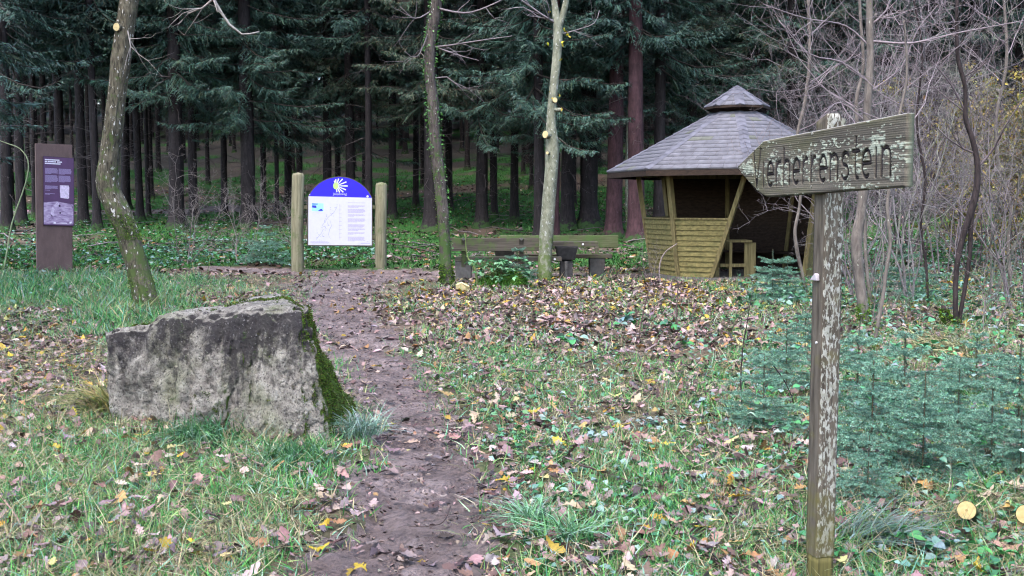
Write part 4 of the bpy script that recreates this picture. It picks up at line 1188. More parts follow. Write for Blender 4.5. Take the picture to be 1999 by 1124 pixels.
# ------------------------------------------------------------------ young spruces
def young_spruce(seed, h=.8, pal=((.12, .27, .19), (.16, .33, .24), (.09, .22, .14), (.23, .40, .29)), flat=.62):
    rg = np.random.default_rng(seed); tw = []; 
    lead = [np.array([0, 0, -.04]), np.array([.01, 0, h * .5]), np.array([0, .01, h])]
    tw.append((lead[0], lead[2], .006 * h / .8))
    z = h * .10
    while z < h * .97:
        f = 1 - z / h; nb = int(rg.integers(4, 7))
        for j in range(nb):
            th = j * 6.28 / nb + rg.random() * .8; Lb = h * (flat * f ** .8 + .07) * (.7 + .45 * rg.random())
            e = np.array([math.cos(th), math.sin(th), 0]); t_ = np.array([-e[1], e[0], 0]); rise = rg.uniform(.0, .38) + .55 * (1 - f) ** 2
            p = np.array([0, 0, z]); n = 5; prev = p
            for k in range(1, n + 1):
                t = k / n; q = p + e * Lb * t + np.array([0, 0, 1.]) * Lb * (rise * t - .22 * t * t)
                tw.append((prev, q, .0022))
                if k < n or True:
                    for s in (-1, 1):
                        if rg.random() < .8:
                            l2 = Lb * (.52 * (1.15 - t)) * (.6 + .7 * rg.random()) + .02
                            d2 = norm(e * .65 + s * t_ * .8 + np.array([0, 0, rg.normal(-.05, .15)]))
                            e2 = q + d2 * l2; tw.append((q, e2, .0014))
                            if l2 > .07:
                                for s3 in (-1, 1):
                                    m_ = q + d2 * l2 * .5; tw.append((m_, m_ + norm(d2 + s3 * np.cross(d2, [0, 0, 1]) * .8) * l2 * .4, .0012))
                prev = q
        z += h * .19 * (.5 + .8 * rg.random())
    a = Acc(); b = Acc(); Os = []; Ds = []; TF = []
    for (p, q, r) in tw:
        V, T = tube_np(np.array([np.append(p, r), np.append(q, r * .6)]), 4, cap=False); b.add(V, T, np.array((.14, .12, .07)))
        L = np.linalg.norm(q - p); n = max(3, int(L / .0013)); t = rg.random(n)
        d = norm(q - p); pr = norm(np.cross(d[None], rg.standard_normal((n, 3))))
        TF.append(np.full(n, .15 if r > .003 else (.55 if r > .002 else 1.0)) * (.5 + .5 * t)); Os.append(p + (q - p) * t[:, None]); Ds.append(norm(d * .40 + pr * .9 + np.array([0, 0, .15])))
    O = np.vstack(Os); D = np.vstack(Ds); n = len(O); S = norm(np.cross(D, rg.standard_normal((n, 3))))
    V, Qd = kites(O, D, S, .013 + .009 * rg.random(n), np.full(n, .0044), .5)
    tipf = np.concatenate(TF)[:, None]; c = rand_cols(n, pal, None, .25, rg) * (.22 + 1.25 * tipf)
    a.add(V, Qd, np.repeat(np.clip(c, 0, 1), 4, 0))
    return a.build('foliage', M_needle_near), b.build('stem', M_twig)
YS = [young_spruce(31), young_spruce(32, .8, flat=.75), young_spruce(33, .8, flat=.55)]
YL = [(1490, 842, .52, 'young blue green spruce left of the signpost, nearest to the camera'), (1535, 765, .56, 'young spruce left of the signpost, set back'),
 (1672, 800, .68, 'young spruce with a tall leader just right of the post'), (1700, 905, .62, 'young spruce in the middle row right of the post'), (1765, 835, .66, 'broadest young spruce of the group right of the post'),
 (1800, 935, .6, 'young spruce above the sawn log end'), (1868, 860, .55, 'young spruce at the back centre right of the group'), (1935, 915, .5, 'young spruce right of the sawn log end'), (1988, 830, .6, 'young spruce cut by the right edge'),
 (1692, 985, .36, 'small young spruce low beside the post'), (1905, 770, .5, 'young spruce at the back right of the group'),
 (1508, 590, .85, 'bushy young spruce in front of the hut entrance'), (1535, 590, .7, 'young spruce between the bushy one and the post'), (1760, 590, .9, 'dark young spruce low in the brambles behind the right hand group'), (1992, 940, .4, 'small young spruce at the lower right edge'),
 (1010, 550, .7, 'young spruce right of the moss cushion'), (520, 517, .95, 'young spruce left of the left info board post'), (1572, 690, .5, 'small young spruce behind the left side of the post')]
for i, (px, py, h, lab) in enumerate(YL):
    g = G(px, py); o = empty('young_spruce', g, lab, 'young spruce', 'young spruces'); o.rotation_euler.z = i * 1.9; s_ = h / .8; o.scale = (s_ * 1.1, s_ * 1.1, s_)
    for c in YS[i % 3]:
        d = c.copy(); COL.objects.link(d); d.parent = o; d.location = (0, 0, 0)
for pr in YS:
    for c in pr: bpy.data.objects.remove(c)

# moss cushion
g = G(985, 560); g.y -= .15
def blob(c, rx, ry, rz_, seed, n=40):
    th = np.linspace(0, 2 * np.pi, n, endpoint=False); ph = np.linspace(0, np.pi / 2, n // 2)
    TH, PH = np.meshgrid(th, ph); r = 1 + .22 * fbm(np.cos(TH) * 2 + 5, np.sin(TH) * 2, PH * 2, oct=4, seed=seed)
    V = np.stack([c[0] + rx * r * np.cos(TH) * np.cos(PH), c[1] + ry * r * np.sin(TH) * np.cos(PH), c[2] + rz_ * r * np.sin(PH)], -1).reshape(-1, 3)
    i = np.arange(n // 2 - 1)[:, None] * n; j = np.arange(n)[None]
    Qd = np.stack([i + j, i + (j + 1) % n, i + n + (j + 1) % n, i + n + j], -1).reshape(-1, 4)
    return V, Qd
V, Qd = blob((g.x, g.y, g.z - .06), .50, .38, .36, 5)
r_ = empty('moss_cushion', g, 'rounded bright green moss cushion in front of the picnic benches', 'moss cushion')
mesh_np('mound', V, Qd, M_moss, np.repeat(np.array([(.06, .14, .02)]), len(V), 0), parent=r_, smooth_sh=True)
a = Acc(); k = RNG.integers(0, len(V), 5000); Dn = norm(V[k] - np.array(g) + [0, 0, .1]); O = V[k] + RNG.normal(0, .02, (5000, 3)); D = norm(Dn + .8 * RNG.standard_normal((5000, 3)))
Vk, Tk = kites(O, D, norm(np.cross(D, RNG.standard_normal((5000, 3)))), .03 + .04 * RNG.random(5000), np.full(5000, .018)); a.add(Vk, Tk, np.repeat(rand_cols(5000, [(.05, .15, .02), (.08, .21, .03), (.035, .09, .02)], None, .35), 4, 0)); a.build('moss', M_moss, r_)
twig_thing('fallen_branch', 'mossy broken branch leaning against the moss cushion', 'branch', [P(935, 560, g.y - .1), P(925, 520, g.y - .1), P(913, 500, g.y), P(908, 455, g.y)], .03, .008, (.12, .17, .05))

# whips, twigs, fallen branches
WH = [([(1452, 905), (1450, 800), (1449, 720), (1458, 640), (1470, 575)], 8.2, 'thin dark whip standing left of the young spruces', (.03, .022, .02)),
      ([(1244, 682), (1250, 640), (1258, 600), (1268, 560), (1272, 530)], 12.4, 'thin leafless whip in front of the left hut panel', (.10, .07, .06)),
      ([(1322, 640), (1320, 600), (1322, 560), (1318, 540)], 13.8, 'short leafless whip in front of the hut', (.10, .07, .06)),
      ([(1290, 560), (1288, 520), (1298, 492), (1322, 474)], 20.8, 'pale crooked dead branch standing before the left hut panel', (.25, .2, .19)),
      ([(8, 520), (22, 440), (38, 395), (53, 345), (54, 312), (38, 290), (10, 278), (-30, 262)], 15.5, 'arching pale green bramble cane at the left edge', (.22, .27, .15)),
      ([(1840, 900), (1820, 850), (1795, 800), (1750, 770), (1700, 760)], 8.3, 'brown bramble cane arching over the young spruces', (.12, .11, .05)),
      ([(1610, 700), (1640, 790), (1680, 810), (1730, 812)], 8.8, 'dark twig crossing behind the post', (.05, .04, .04)),
      ([(1499, 700), (1530, 745), (1548, 790)], 7.5, 'dark twig sloping down left of the post', (.05, .04, .04))]
for pts, dep, lab, c in WH:
    twig_thing('bare_twig', lab, 'twig', [P(a_, b_, dep) for a_, b_ in pts], .0065 * dep / 8, .003 * dep / 8, c)
FB = [([(1000, 731), (1060, 734), (1120, 722), (1185, 702), (1215, 700)], .012, 'long fallen branch lying in the leaves in the middle of the clearing', (.10, .07, .065)),
      ([(1130, 925), (1185, 938), (1250, 958), (1310, 972)], .006, 'fallen twig in the grass right of the path', (.07, .045, .04)),
      ([(1345, 1062), (1385, 1095), (1410, 1120)], .008, 'dark curved twig at the bottom edge left of the signpost', (.04, .03, .03)),
      ([(1410, 1118), (1450, 1085), (1500, 1068), (1560, 1060)], .006, 'thin curved twig left of the post foot', (.04, .03, .03)),
      ([(0, 985), (25, 1020), (48, 1070), (58, 1124)], .006, 'pale pinkish stem at the lower left corner', (.3, .2, .16)),
      ([(60, 1060), (90, 1078), (125, 1090)], .005, 'short orange brown stem at the lower left', (.3, .18, .08)),
      ([(250, 890), (225, 945), (170, 1020), (100, 1090), (20, 1115)], .004, 'long dark green stalk lying over the grass at the lower left', (.07, .10, .04)),
      ([(880, 1000), (860, 1042), (800, 1040)], .004, 'thin twig lying on the muddy path', (.06, .04, .035)),
      ([(1640, 1040), (1700, 1090), (1760, 1110), (1850, 1116)], .005, 'thin bramble cane on the ground right of the post foot', (.12, .16, .07)),
      ([(1340, 850), (1400, 880), (1460, 905)], .006, 'thin dry stick beside the young spruces', (.3, .25, .2)),
      ([(1110, 640), (1040, 625), (950, 612), (860, 604)], .012, 'dark fallen branch in the deep leaves before the benches', (.08, .055, .05)),
      ([(1900, 625), (1950, 610), (2010, 590)], .014, 'dark stick in the brambles at the right edge', (.05, .035, .03))]
for pts, r, lab, c in FB:
    q = [G(a_, b_) + Vector((0, 0, .03 + .02 * random.random())) for a_, b_ in pts]
    twig_thing('fallen_branch', lab, 'branch', q, r, r * .4, c)

# broad leaved bramble plants near the camera
def bramble(px, py, n, sz, h, pal, label):
    g = G(px, py); a = Acc(); t = [small_leaf_tmpl(-.2, .15, .72), small_leaf_tmpl(.12, .18, .66)]
    root = empty('bramble_plant', g, label, 'bramble', 'small bramble plants')
    st = Acc()
    for i in range(n):
        th = random.random() * 6.28; rr = random.random() * h * 1.2; zz = h * (.3 + .7 * random.random())
        p = np.array([g.x + rr * math.cos(th), g.y + rr * math.sin(th), g.z + zz])
        mid = (np.array(g) + p) / 2 + np.array([0, 0, .3 * zz])
        V, T = tube_np(spline([(*np.array(g), .003), (*mid, .0025), (*p, .0018)], .03), 4); st.add(V, T, np.array((.2, .14, .09)))
        for k, dy in enumerate((0, 2.1, -2.1)):
            scatter(a, t[k % 2][0] + np.array([0, .5, 0]), t[0][1], p[None], np.array([th + dy]), np.array([.25 + .3 * random.random()]), np.array([random.random() * 6]), np.array([sz * (.8 + .4 * random.random())]), rand_cols(1, pal, None, .2))
    a.build('leaves', M_green, root); st.build('stems', M_twig, root)
BG = [(.05, .26, .06), (.07, .3, .08), (.04, .16, .07), (.2, .32, .27)]
bramble(1105, 678, 6, .10, .14, BG, 'bright green bramble plant right of the path in the deep leaves')
bramble(1222, 640, 6, .11, .18, [(.2, .3, .3), (.05, .25, .08), (.16, .28, .26)], 'bluish green bramble plant in front of the little leafless shrub')
bramble(1305, 645, 5, .10, .14, BG, 'bright green bramble plant just right of the bluish one')
bramble(1330, 680, 4, .08, .08, BG, 'low green bramble plant between the bluish one and the young spruces')
bramble(1160, 860, 7, .06, .05, [(.25, .33, .31), (.3, .36, .38)], 'flat grey green bramble leaves in the middle of the clearing')
bramble(1275, 835, 7, .06, .06, [(.25, .33, .31), (.2, .3, .26)], 'flat grey green bramble leaves left of the young spruces')
bramble(1370, 800, 6, .06, .07, [(.22, .32, .29), (.05, .22, .07)], 'low bramble leaves beside the thin dark whip')
bramble(1790, 745, 8, .085, .35, [(.1, .32, .16), (.06, .28, .09)], 'light green bramble leaves behind the young spruces')
bramble(1930, 905, 8, .07, .22, [(.05, .27, .07), (.06, .3, .08)], 'bright green bramble leaves above the second log')
bramble(1775, 1085, 8, .06, .10, BG, 'glossy bramble leaves at the bottom edge right of the post')
bramble(1835, 1100, 7, .065, .09, [(.04, .17, .08), (.2, .3, .27)], 'dark glossy bramble leaves at the bottom edge below the log')
bramble(1660, 1110, 5, .05, .08, [(.05, .25, .06)], 'small green leaves at the very foot of the post')
bramble(1925, 1110, 6, .06, .08, BG, 'green and grey leaves near the lower right corner')
bramble(1565, 600, 7, .1, .3, BG, 'bramble plant left of the post near the bushy young spruce')
bramble(250, 850, 5, .035, .05, BG, 'small green leaves at the lower left foot of the boulder')
bramble(470, 875, 6, .03, .05, BG, 'small green leaves under the middle of the boulder')
bramble(305, 598, 9, .07, .22, [(.10, .3, .05), (.14, .36, .08)], 'fresh green leaves at the foot of the crooked oak')

bramble(980, 562, 75, .10, .52, [(.10, .28, .11), (.16, .34, .16), (.07, .2, .08)], 'tall pale green leafy bush growing on the moss cushion before the benches')
# logs
def log(px, py, r, dirv, L, label, dep):
    p = P(px, py, dep); d = Vector(dirv).normalized(); q = p + d * L
    root = empty('sawn_log', Vector((p.x, p.y, float(gz(p.x, p.y)))), label, 'log')
    V, T = tube_np(np.array([(*p.lerp(q, t), r * (1.02 - .1 * t)) for t in np.linspace(0, 1, 14)]), 22, amp=.08, fx=8, fz=5, seed=int(px))
    mesh_np('trunk', V, T, M_T1, parent=root, smooth_sh=True)
    m, nt, b = new_mat('end_grain'); v = coords(nt); 
    nn = noisetex(nt, v, 30, 4); c = ramp(nt, nn, [(.3, (.36, .27, .10)), (.7, (.50, .40, .18))]); nt.links.new(c, b.inputs['Base Color']); b.inputs['Roughness'].default_value = .7
    mb = MB(); mb.cyl(p - d * .003, p + d * .004, r * .97, r * .97, 26); o = mb.build('cut_face', m, root)
    mb = MB()
    mb.cyl(p - d * .0042, p - d * .0030, r * .14, r * .14, 14); mb.build('pith', simple_mat('pith_wood', (.34, .24, .09), .7), root)
log(1887, 996, .0435, (.45, .8, -.32), .55, 'sawn log with bright yellow end face among the young spruces', 5.12)
log(2003, 1004, .045, (.5, .8, -.25), .5, 'second sawn log with yellow end cut by the right edge', 5.05)
g = G(903, 570); mb = MB(); mb.prism([g + Vector(v_) for v_ in ((-.12, 0, .03), (.13, .03, .0), (.12, -.02, .09), (-.02, .0, .16), (-.11, -.02, .12))], (0, 1, .3), .06)
tag(mb.build('wood_chunk', M_cut, origin=g, bevel=.006), 'pale piece of cut wood at the foot of the ivy clad trunk', 'wood piece')

# ------------------------------------------------------------------ signpost
def signpost():
    n1 = Vector((-.969, -.247, 0)).normalized(); al = Vector((-.247, .969, 0)).normalized()   # board normal, direction away from the camera
    C0 = Vector((1.22, 4.30, 0)); s_ = .084; gzb = float(gz(C0.x, C0.y))
    root = empty('signpost', (C0.x, C0.y, gzb), 'weathered wooden signpost with carved arrow board reading Vierherrenstein', 'signpost')
    # post material: lichen flakes on the wide face, bare grey wood on the narrow one
    m, nt, b = new_mat('flaking_post'); v = coords(nt, (1, 1, .36)); v1 = coords(nt, (1, 1, .10)); vo = coords(nt)
    n = noisetex(nt, v1, 55, 6, .6, .3); c = ramp(nt, n, [(.3, (.045, .036, .028)), (.6, (.135, .115, .09))])
    n2 = noisetex(nt, v, 105, 4, .6, .2)
    geo = N(nt, 'ShaderNodeNewGeometry'); dt = N(nt, 'ShaderNodeVectorMath', operation='DOT_PRODUCT'); nt.links.new(geo.outputs['True Normal'], dt.inputs[0]); dt.inputs[1].default_value = tuple(-al)
    fac = math_n(nt, 'ADD', n2, math_n(nt, 'MULTIPLY', math_n(nt, 'SUBTRACT', dt.outputs['Value'], .8), .22))
    fac = math_n(nt, 'ADD', fac, math_n(nt, 'MULTIPLY', math_n(nt, 'SUBTRACT', noisetex(nt, coords(nt, (1, 1, .5)), 9, 4, .6), .5), .32))
    fl = ramp(nt, fac, [(.54, (0, 0, 0)), (.575, (.9, .9, .9))])
    nc_ = noisetex(nt, vo, 30, 3)
    c = mix(nt, fl, c, ramp(nt, nc_, [(.35, (.28, .28, .22)), (.65, (.47, .47, .43))]))
    ng = noisetex(nt, vo, 9, 5); sp = N(nt, 'ShaderNodeSeparateXYZ'); tc = N(nt, 'ShaderNodeTexCoord'); nt.links.new(tc.outputs['Object'], sp.inputs[0])
    mr = N(nt, 'ShaderNodeMapRange'); mr.inputs[1].default_value = .1; mr.inputs[2].default_value = .6; mr.inputs[3].default_value = .25; mr.inputs[4].default_value = -.08; nt.links.new(sp.outputs[2], mr.inputs[0])
    c = mix(nt, ramp(nt, math_n(nt, 'ADD', ng, mr.outputs[0]), [(.5, (0, 0, 0)), (.75, (.75, .75, .75))]), c, (.13, .12, .03))
    nt.links.new(c, b.inputs['Base Color']); b.inputs['Roughness'].default_value = .85; b.inputs['Specular IOR Level'].default_value = .2
    bump(nt, b, math_n(nt, 'ADD', n, math_n(nt, 'MULTIPLY', fl, .35)), .8, .004)
    def post(name, z0, z1, ins, top_slope=0, mat=None, nz=60):
        # corners starting at the nearest edge, going away along the board side
        k = s_ / 2 - ins; cc = C0 + al * (s_ / 2) - n1 * (s_ / 2)
        a = Acc(); ring = []
        for (u, w) in ((-1, 1), (1, 1), (1, -1), (-1, -1)):
            ring.append((u, w))
        dense = []
        for i in range(4):
            u0, w0 = ring[i]; u1, w1 = ring[(i + 1) % 4]
            for t in np.linspace(0, 1, 9)[:-1]:
                uu = u0 + (u1 - u0) * t; ww = w0 + (w1 - w0) * t
                f = 1 - .035 * (abs(uu) > .97) * (abs(ww) > .97)
                dense.append((uu * f, ww * f))
        V = []; 
        for i in range(nz + 1):
            z = z0 + (z1 - z0) * i / nz
            for (u, w) in dense:
                p = cc + al * (u * k) + n1 * (w * k)
                zt = z + (top_slope * (-(u + 1) / 2) * (i / nz) if top_slope else 0) - (.018 * (w < -.3) * (i == nz) if top_slope else 0)
                V.append((p.x, p.y, zt))
        V = np.array(V); nn = len(dense)
        d = norm(np.stack([V[:, 0] - cc.x, V[:, 1] - cc.y, 0 * V[:, 0]], -1))
        V = V + d * (.0016 * fbm(V[:, 0] * 110, V[:, 1] * 110, V[:, 2] * 5, oct=3, seed=91))[:, None]
        V[:, 0] += (V[:, 2] - .9) * .004
        i = np.arange(nz)[:, None] * nn; j = np.arange(nn)[None]
        Qd = np.stack([i + (j + 1) % nn, i + j, i + nn + j, i + nn + (j + 1) % nn], -1).reshape(-1, 4)
        top = nz * nn; V = np.vstack([V, V[top:top + nn].mean(0)]); kx = len(V) - 1
        T = np.stack([top + np.arange(nn), top + (np.arange(nn) + 1) % nn, np.full(nn, kx)], -1)[:, ::-1]
        return mesh_np(name, V, [Qd, T], mat or m, parent=root)
    post('post', .142, 1.905, 0, .03, nz=90)
    post('stake', gzb - .2, .138, .003, mat=wood_mat('green_stake', (.05, .045, .015), (.17, .15, .05), scale=60), nz=14)
    # board: fine height field with carved letters
    back = C0 + n1 * .0015
    th = .030
    t0, t1, tip = -.574, .462, .711
    def zt(t): return 1.860 - (t + .574) * .0353       # top edge
    def zb(t): return 1.611 - (t + .574) * .0275       # bottom edge
    du = .0022
    nu = int((tip - t0) / .0026); nv = 116
    tt = np.linspace(t0, tip, nu + 1); vv = np.linspace(0, 1, nv + 1)
    TT, VV = np.meshgrid(tt, vv, indexing='ij')
    zc = 1.722
    zT, zB = zt(np.minimum(TT, t1)), zb(np.minimum(TT, t1))
    w = np.clip((TT - t1) / (tip - t1), 0, 1)
    # rounded lower shoulder
    wb = np.clip((TT - t1 + .05) / (tip - t1 + .05), 0, 1) ** 1.35
    zT = zT * (1 - w) + zc * w; zB = zB * (1 - wb) + (zc - .001) * wb
    ZZ = zB + (zT - zB) * VV
    # letter strokes in board coordinates: s runs from left (tip side) to right in metres, h in letter units
    def arc(cx, cy, rx, ry, a0, a1, n=14): return [(cx + rx * math.cos(math.radians(a)), cy + ry * math.sin(math.radians(a))) for a in np.linspace(a0, a1, n)]
    e_ = [[(.12, .5), (.88, .5)] + arc(.5, .5, .40, .5, 0, 300, 22)]
    Lt = {'V': ([[(0, 1.65), (.5, 0), (1, 1.65)]], 1.0), 'i': ([[(.5, 0), (.5, 1)]], .45), 'e': (e_, .95), 'r': ([[(.15, 0), (.15, 1)], [(.15, .62), (.32, .86), (.55, .98), (.8, .98)]], .75),
          'h': ([[(.1, 0), (.1, 1.5)], [(.1, .68)] + arc(.48, .66, .36, .34, 150, 0, 10) + [(.84, 0)]], .95), 'n': ([[(.1, 0), (.1, 1)], [(.1, .66)] + arc(.48, .64, .37, .36, 150, 0, 10) + [(.85, 0)]], 1.0),
          's': ([[(.82, .86)] + arc(.5, .75, .34, .25, 40, 230, 10) + arc(.5, .26, .36, .26, 60, -150, 12)], .9), 't': ([[(.5, 1.5), (.5, .15), (.62, 0), (.85, 0)], [(.1, 1.0), (.9, 1.0)]], .75)}
    word = 'Vierherrenstein'; tot = sum(Lt[ch][1] for ch in word) + .18 * (len(word) - 1)
    sA, sB = .160, 1.205   # along board from the tip
    unit = (sB - sA) / tot; cur = sA; strokes = []
    for ch in word:
        st, wd = Lt[ch]
        xh = .098
        for s_k in st:
            strokes.append([(cur + px * wd * unit, py * xh) for px, py in s_k])
        cur += (wd + .18) * unit
    SS = tip - TT
    def base_z(s): return 1.640 - ((tip - s) + .574) * .0255 + .016
    HH = ZZ - base_z(SS)
    dist = np.full(TT.shape, 9.0)
    for sk in strokes:
        for (ax, ay), (bx, by) in zip(sk[:-1], sk[1:]):
            m_ = (SS > min(ax, bx) - .02) & (SS < max(ax, bx) + .02)
            if not m_.any(): continue
            X, Y = SS[m_], HH[m_]; dx, dy = bx - ax, by - ay; q = np.clip(((X - ax) * dx + (Y - ay) * dy) / (dx * dx + dy * dy + 1e-12), 0, 1)
            dd = np.hypot((X - ax - q * dx), Y - ay - q * dy); dist[m_] = np.minimum(dist[m_], dd)
    carve = smooth((.0085 - dist) / .0035)
    lich = fbm(SS * 9, ZZ * 34, oct=4, seed=95) + .85 * fbm(SS * 70, ZZ * 150, oct=3, seed=96)
    hh = (ZZ - zB) / np.maximum(zT - zB, .01)
    zone = .62 - .5 * np.exp(-((hh - .52) / .24) ** 2) + .2 * smooth((hh - .8) / .15) - .12 * np.exp(-((SS - 1.12) / .12) ** 2 - ((hh - .6) / .16) ** 2)
    lich = smooth((lich - zone + .12) / .10) * (carve < .3)
    grain = fbm(SS * 3, ZZ * 170 + .6 * np.sin(SS * 4), oct=3, seed=97)
    ridge = np.sin(ZZ * 2 * np.pi / .0078 + 1.5 * fbm(SS * 2, ZZ * 10, seed=98)) 
    depth = .0006 * ridge + .0011 * grain - .0062 * carve + .0016 * lich
    edge = np.minimum(np.minimum(VV, 1 - VV) * (zT - zB), np.minimum(TT - t0, tip - TT + .002)) 
    depth = depth - .004 * smooth((.006 - edge) / .006)
    front = th + depth
    g0 = np.array([.07, .062, .05]); g1 = np.array([.17, .15, .12]); gm = np.array([.10, .10, .045]); gl = np.array([.40, .43, .34])
    f = np.clip(.5 + .16 * ridge + .7 * grain + .4 * fbm(SS * 6, ZZ * 20, seed=101), 0, 1)[..., None]
    colr = g0 * (1 - f) + g1 * f
    gw = smooth(fbm(SS * 5, ZZ * 14, seed=99) * 1.3 + .1 + .4 * (np.abs(hh - .5) > .38))[..., None] * .5
    colr = colr * (1 - gw) + gm * gw
    lv = np.repeat(lich[..., None], 3, -1); colr = colr * (1 - lv) + gl * (.75 + .35 * (fbm(SS * 80, ZZ * 80, seed=100)[..., None] + .3)) * lv
    colr = colr * (1 - carve[..., None]) + np.array([.03, .025, .024]) * carve[..., None]
    M_board = attr_mat('weathered_board', .85, .2, .25, 160, bump_s=.15)
    def pos(T_, Z_, off): 
        return np.stack([back.x + al.x * T_ + n1.x * off, back.y + al.y * T_ + n1.y * off, Z_], -1)
    A = pos(TT, ZZ, front).reshape(-1, 3); B_ = pos(TT, ZZ, 0 * TT).reshape(-1, 3)
    k = nv + 1; i = np.arange(nu)[:, None] * k; j = np.arange(nv)[None]
    Qf = np.stack([i + j, i + j + 1, i + k + j + 1, i + k + j], -1).reshape(-1, 4); off = len(A)
    Qb = Qf[:, ::-1] + off
    i1 = np.arange(nu); bt = np.stack([i1 * k, (i1 + 1) * k, (i1 + 1) * k + off, i1 * k + off], -1); tp = np.stack([i1 * k + nv, i1 * k + nv + off, (i1 + 1) * k + nv + off, (i1 + 1) * k + nv], -1)
    j1 = np.arange(nv); en = np.stack([j1, j1 + off, j1 + 1 + off, j1 + 1], -1); e2 = nu * k; en2 = np.stack([e2 + j1, e2 + j1 + 1, e2 + j1 + 1 + off, e2 + j1 + off], -1)
    cb = np.repeat(np.array([(.16, .18, .12)]), len(B_), 0); tpm = (np.arange(len(B_)) % (nv + 1)) == nv; cb[tpm] = (.55, .54, .52)  # top edge painted pale to stand for wet sky sheen
    colr[:, -1] = (.5, .49, .47)  # same painted sheen on the front's top row
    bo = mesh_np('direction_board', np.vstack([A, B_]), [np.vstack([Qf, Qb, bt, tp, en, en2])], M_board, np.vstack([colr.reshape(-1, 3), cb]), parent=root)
    # dark paint left in the carved strokes
    a = Acc()
    for sk in strokes:
        if len(sk) > 3:
            pass
        pts = np.array([tuple(back + al * (tip - s) + n1 * (th - .0072)) [:2] + (base_z(s) + h,) + (.0044,) for s, h in sk])
        for p0, p1 in zip(pts[:-1], pts[1:]):
            V, T = tube_np(np.array([p0, p1]), 6); a.add(V, T, np.array((.022, .017, .018)))
    a.build('lettering', attr_mat('old_letter_paint', .7, .2, .3, 80), bo)
    # pale sky sheen along the upper edge is painted in the colours above
    # nails
    for (px, py, t) in ((1584, 262, -.005), (1587, 364, -.02)):
        c = back + al * (.045) + n1 * (th); z = 1.55 + (400 - py) / FPX * 4.33
        mb = MB(); mb.cyl(Vector((c.x, c.y, z)) - n1 * .004, Vector((c.x, c.y, z)) + n1 * .004, .0055, .0045, 10); mb.build('nail', simple_mat('nail_metal', (.35, .33, .28), .5, .5, .6), bo)
    c = C0 + al * .045 + n1 * .001; z = 1.55 - (541 - 400) / FPX * 4.33
    mb = MB(); p = Vector((c.x, c.y, z))
    mb.prism([p + al * .028 + Vector((0, 0, -.013)), p - al * .024 + Vector((0, 0, -.013)), p - al * .022 + Vector((0, 0, .010)), p - al * .010 + Vector((0, 0, .016))], n1, .016)
    mb.build('marker_tag', simple_mat('pale_metal', (.5, .45, .47), .5, .4), root, bevel=.002)
    z = 1.55 - (670 - 400) / FPX * 4.33
    mb = MB(); q = Vector((c.x, c.y, z)) - al * .01; mb.cyl(q - n1 * .002, q + n1 * .004, .0055, .005, 12); mb.build('screw', simple_mat('white_screw', (.75, .75, .75), .4, .5), root)
signpost()

# ------------------------------------------------------------------ info board with scallop shell
def text_mesh(body, size, mat, name, parent, fn, shear=0.0):
    cu = bpy.data.curves.new('txt', 'FONT'); cu.body = body; cu.size = size; cu.shear = shear; cu.resolution_u = 3
    o = bpy.data.objects.new('txt', cu); COL.objects.link(o)
    dg = bpy.context.evaluated_depsgraph_get(); me = bpy.data.meshes.new_from_object(o.evaluated_get(dg))
    bpy.data.objects.remove(o)
    co = [fn(v.co.x, v.co.y) for v in me.vertices]
    for v, c in zip(me.vertices, co): v.co = c - ORG[parent.name]
    me.materials.clear(); me.materials.append(mat)
    ob = bpy.data.objects.new(name, me); COL.objects.link(ob); ob.parent = parent; ORG[ob.name] = ORG[parent.name]
    return ob

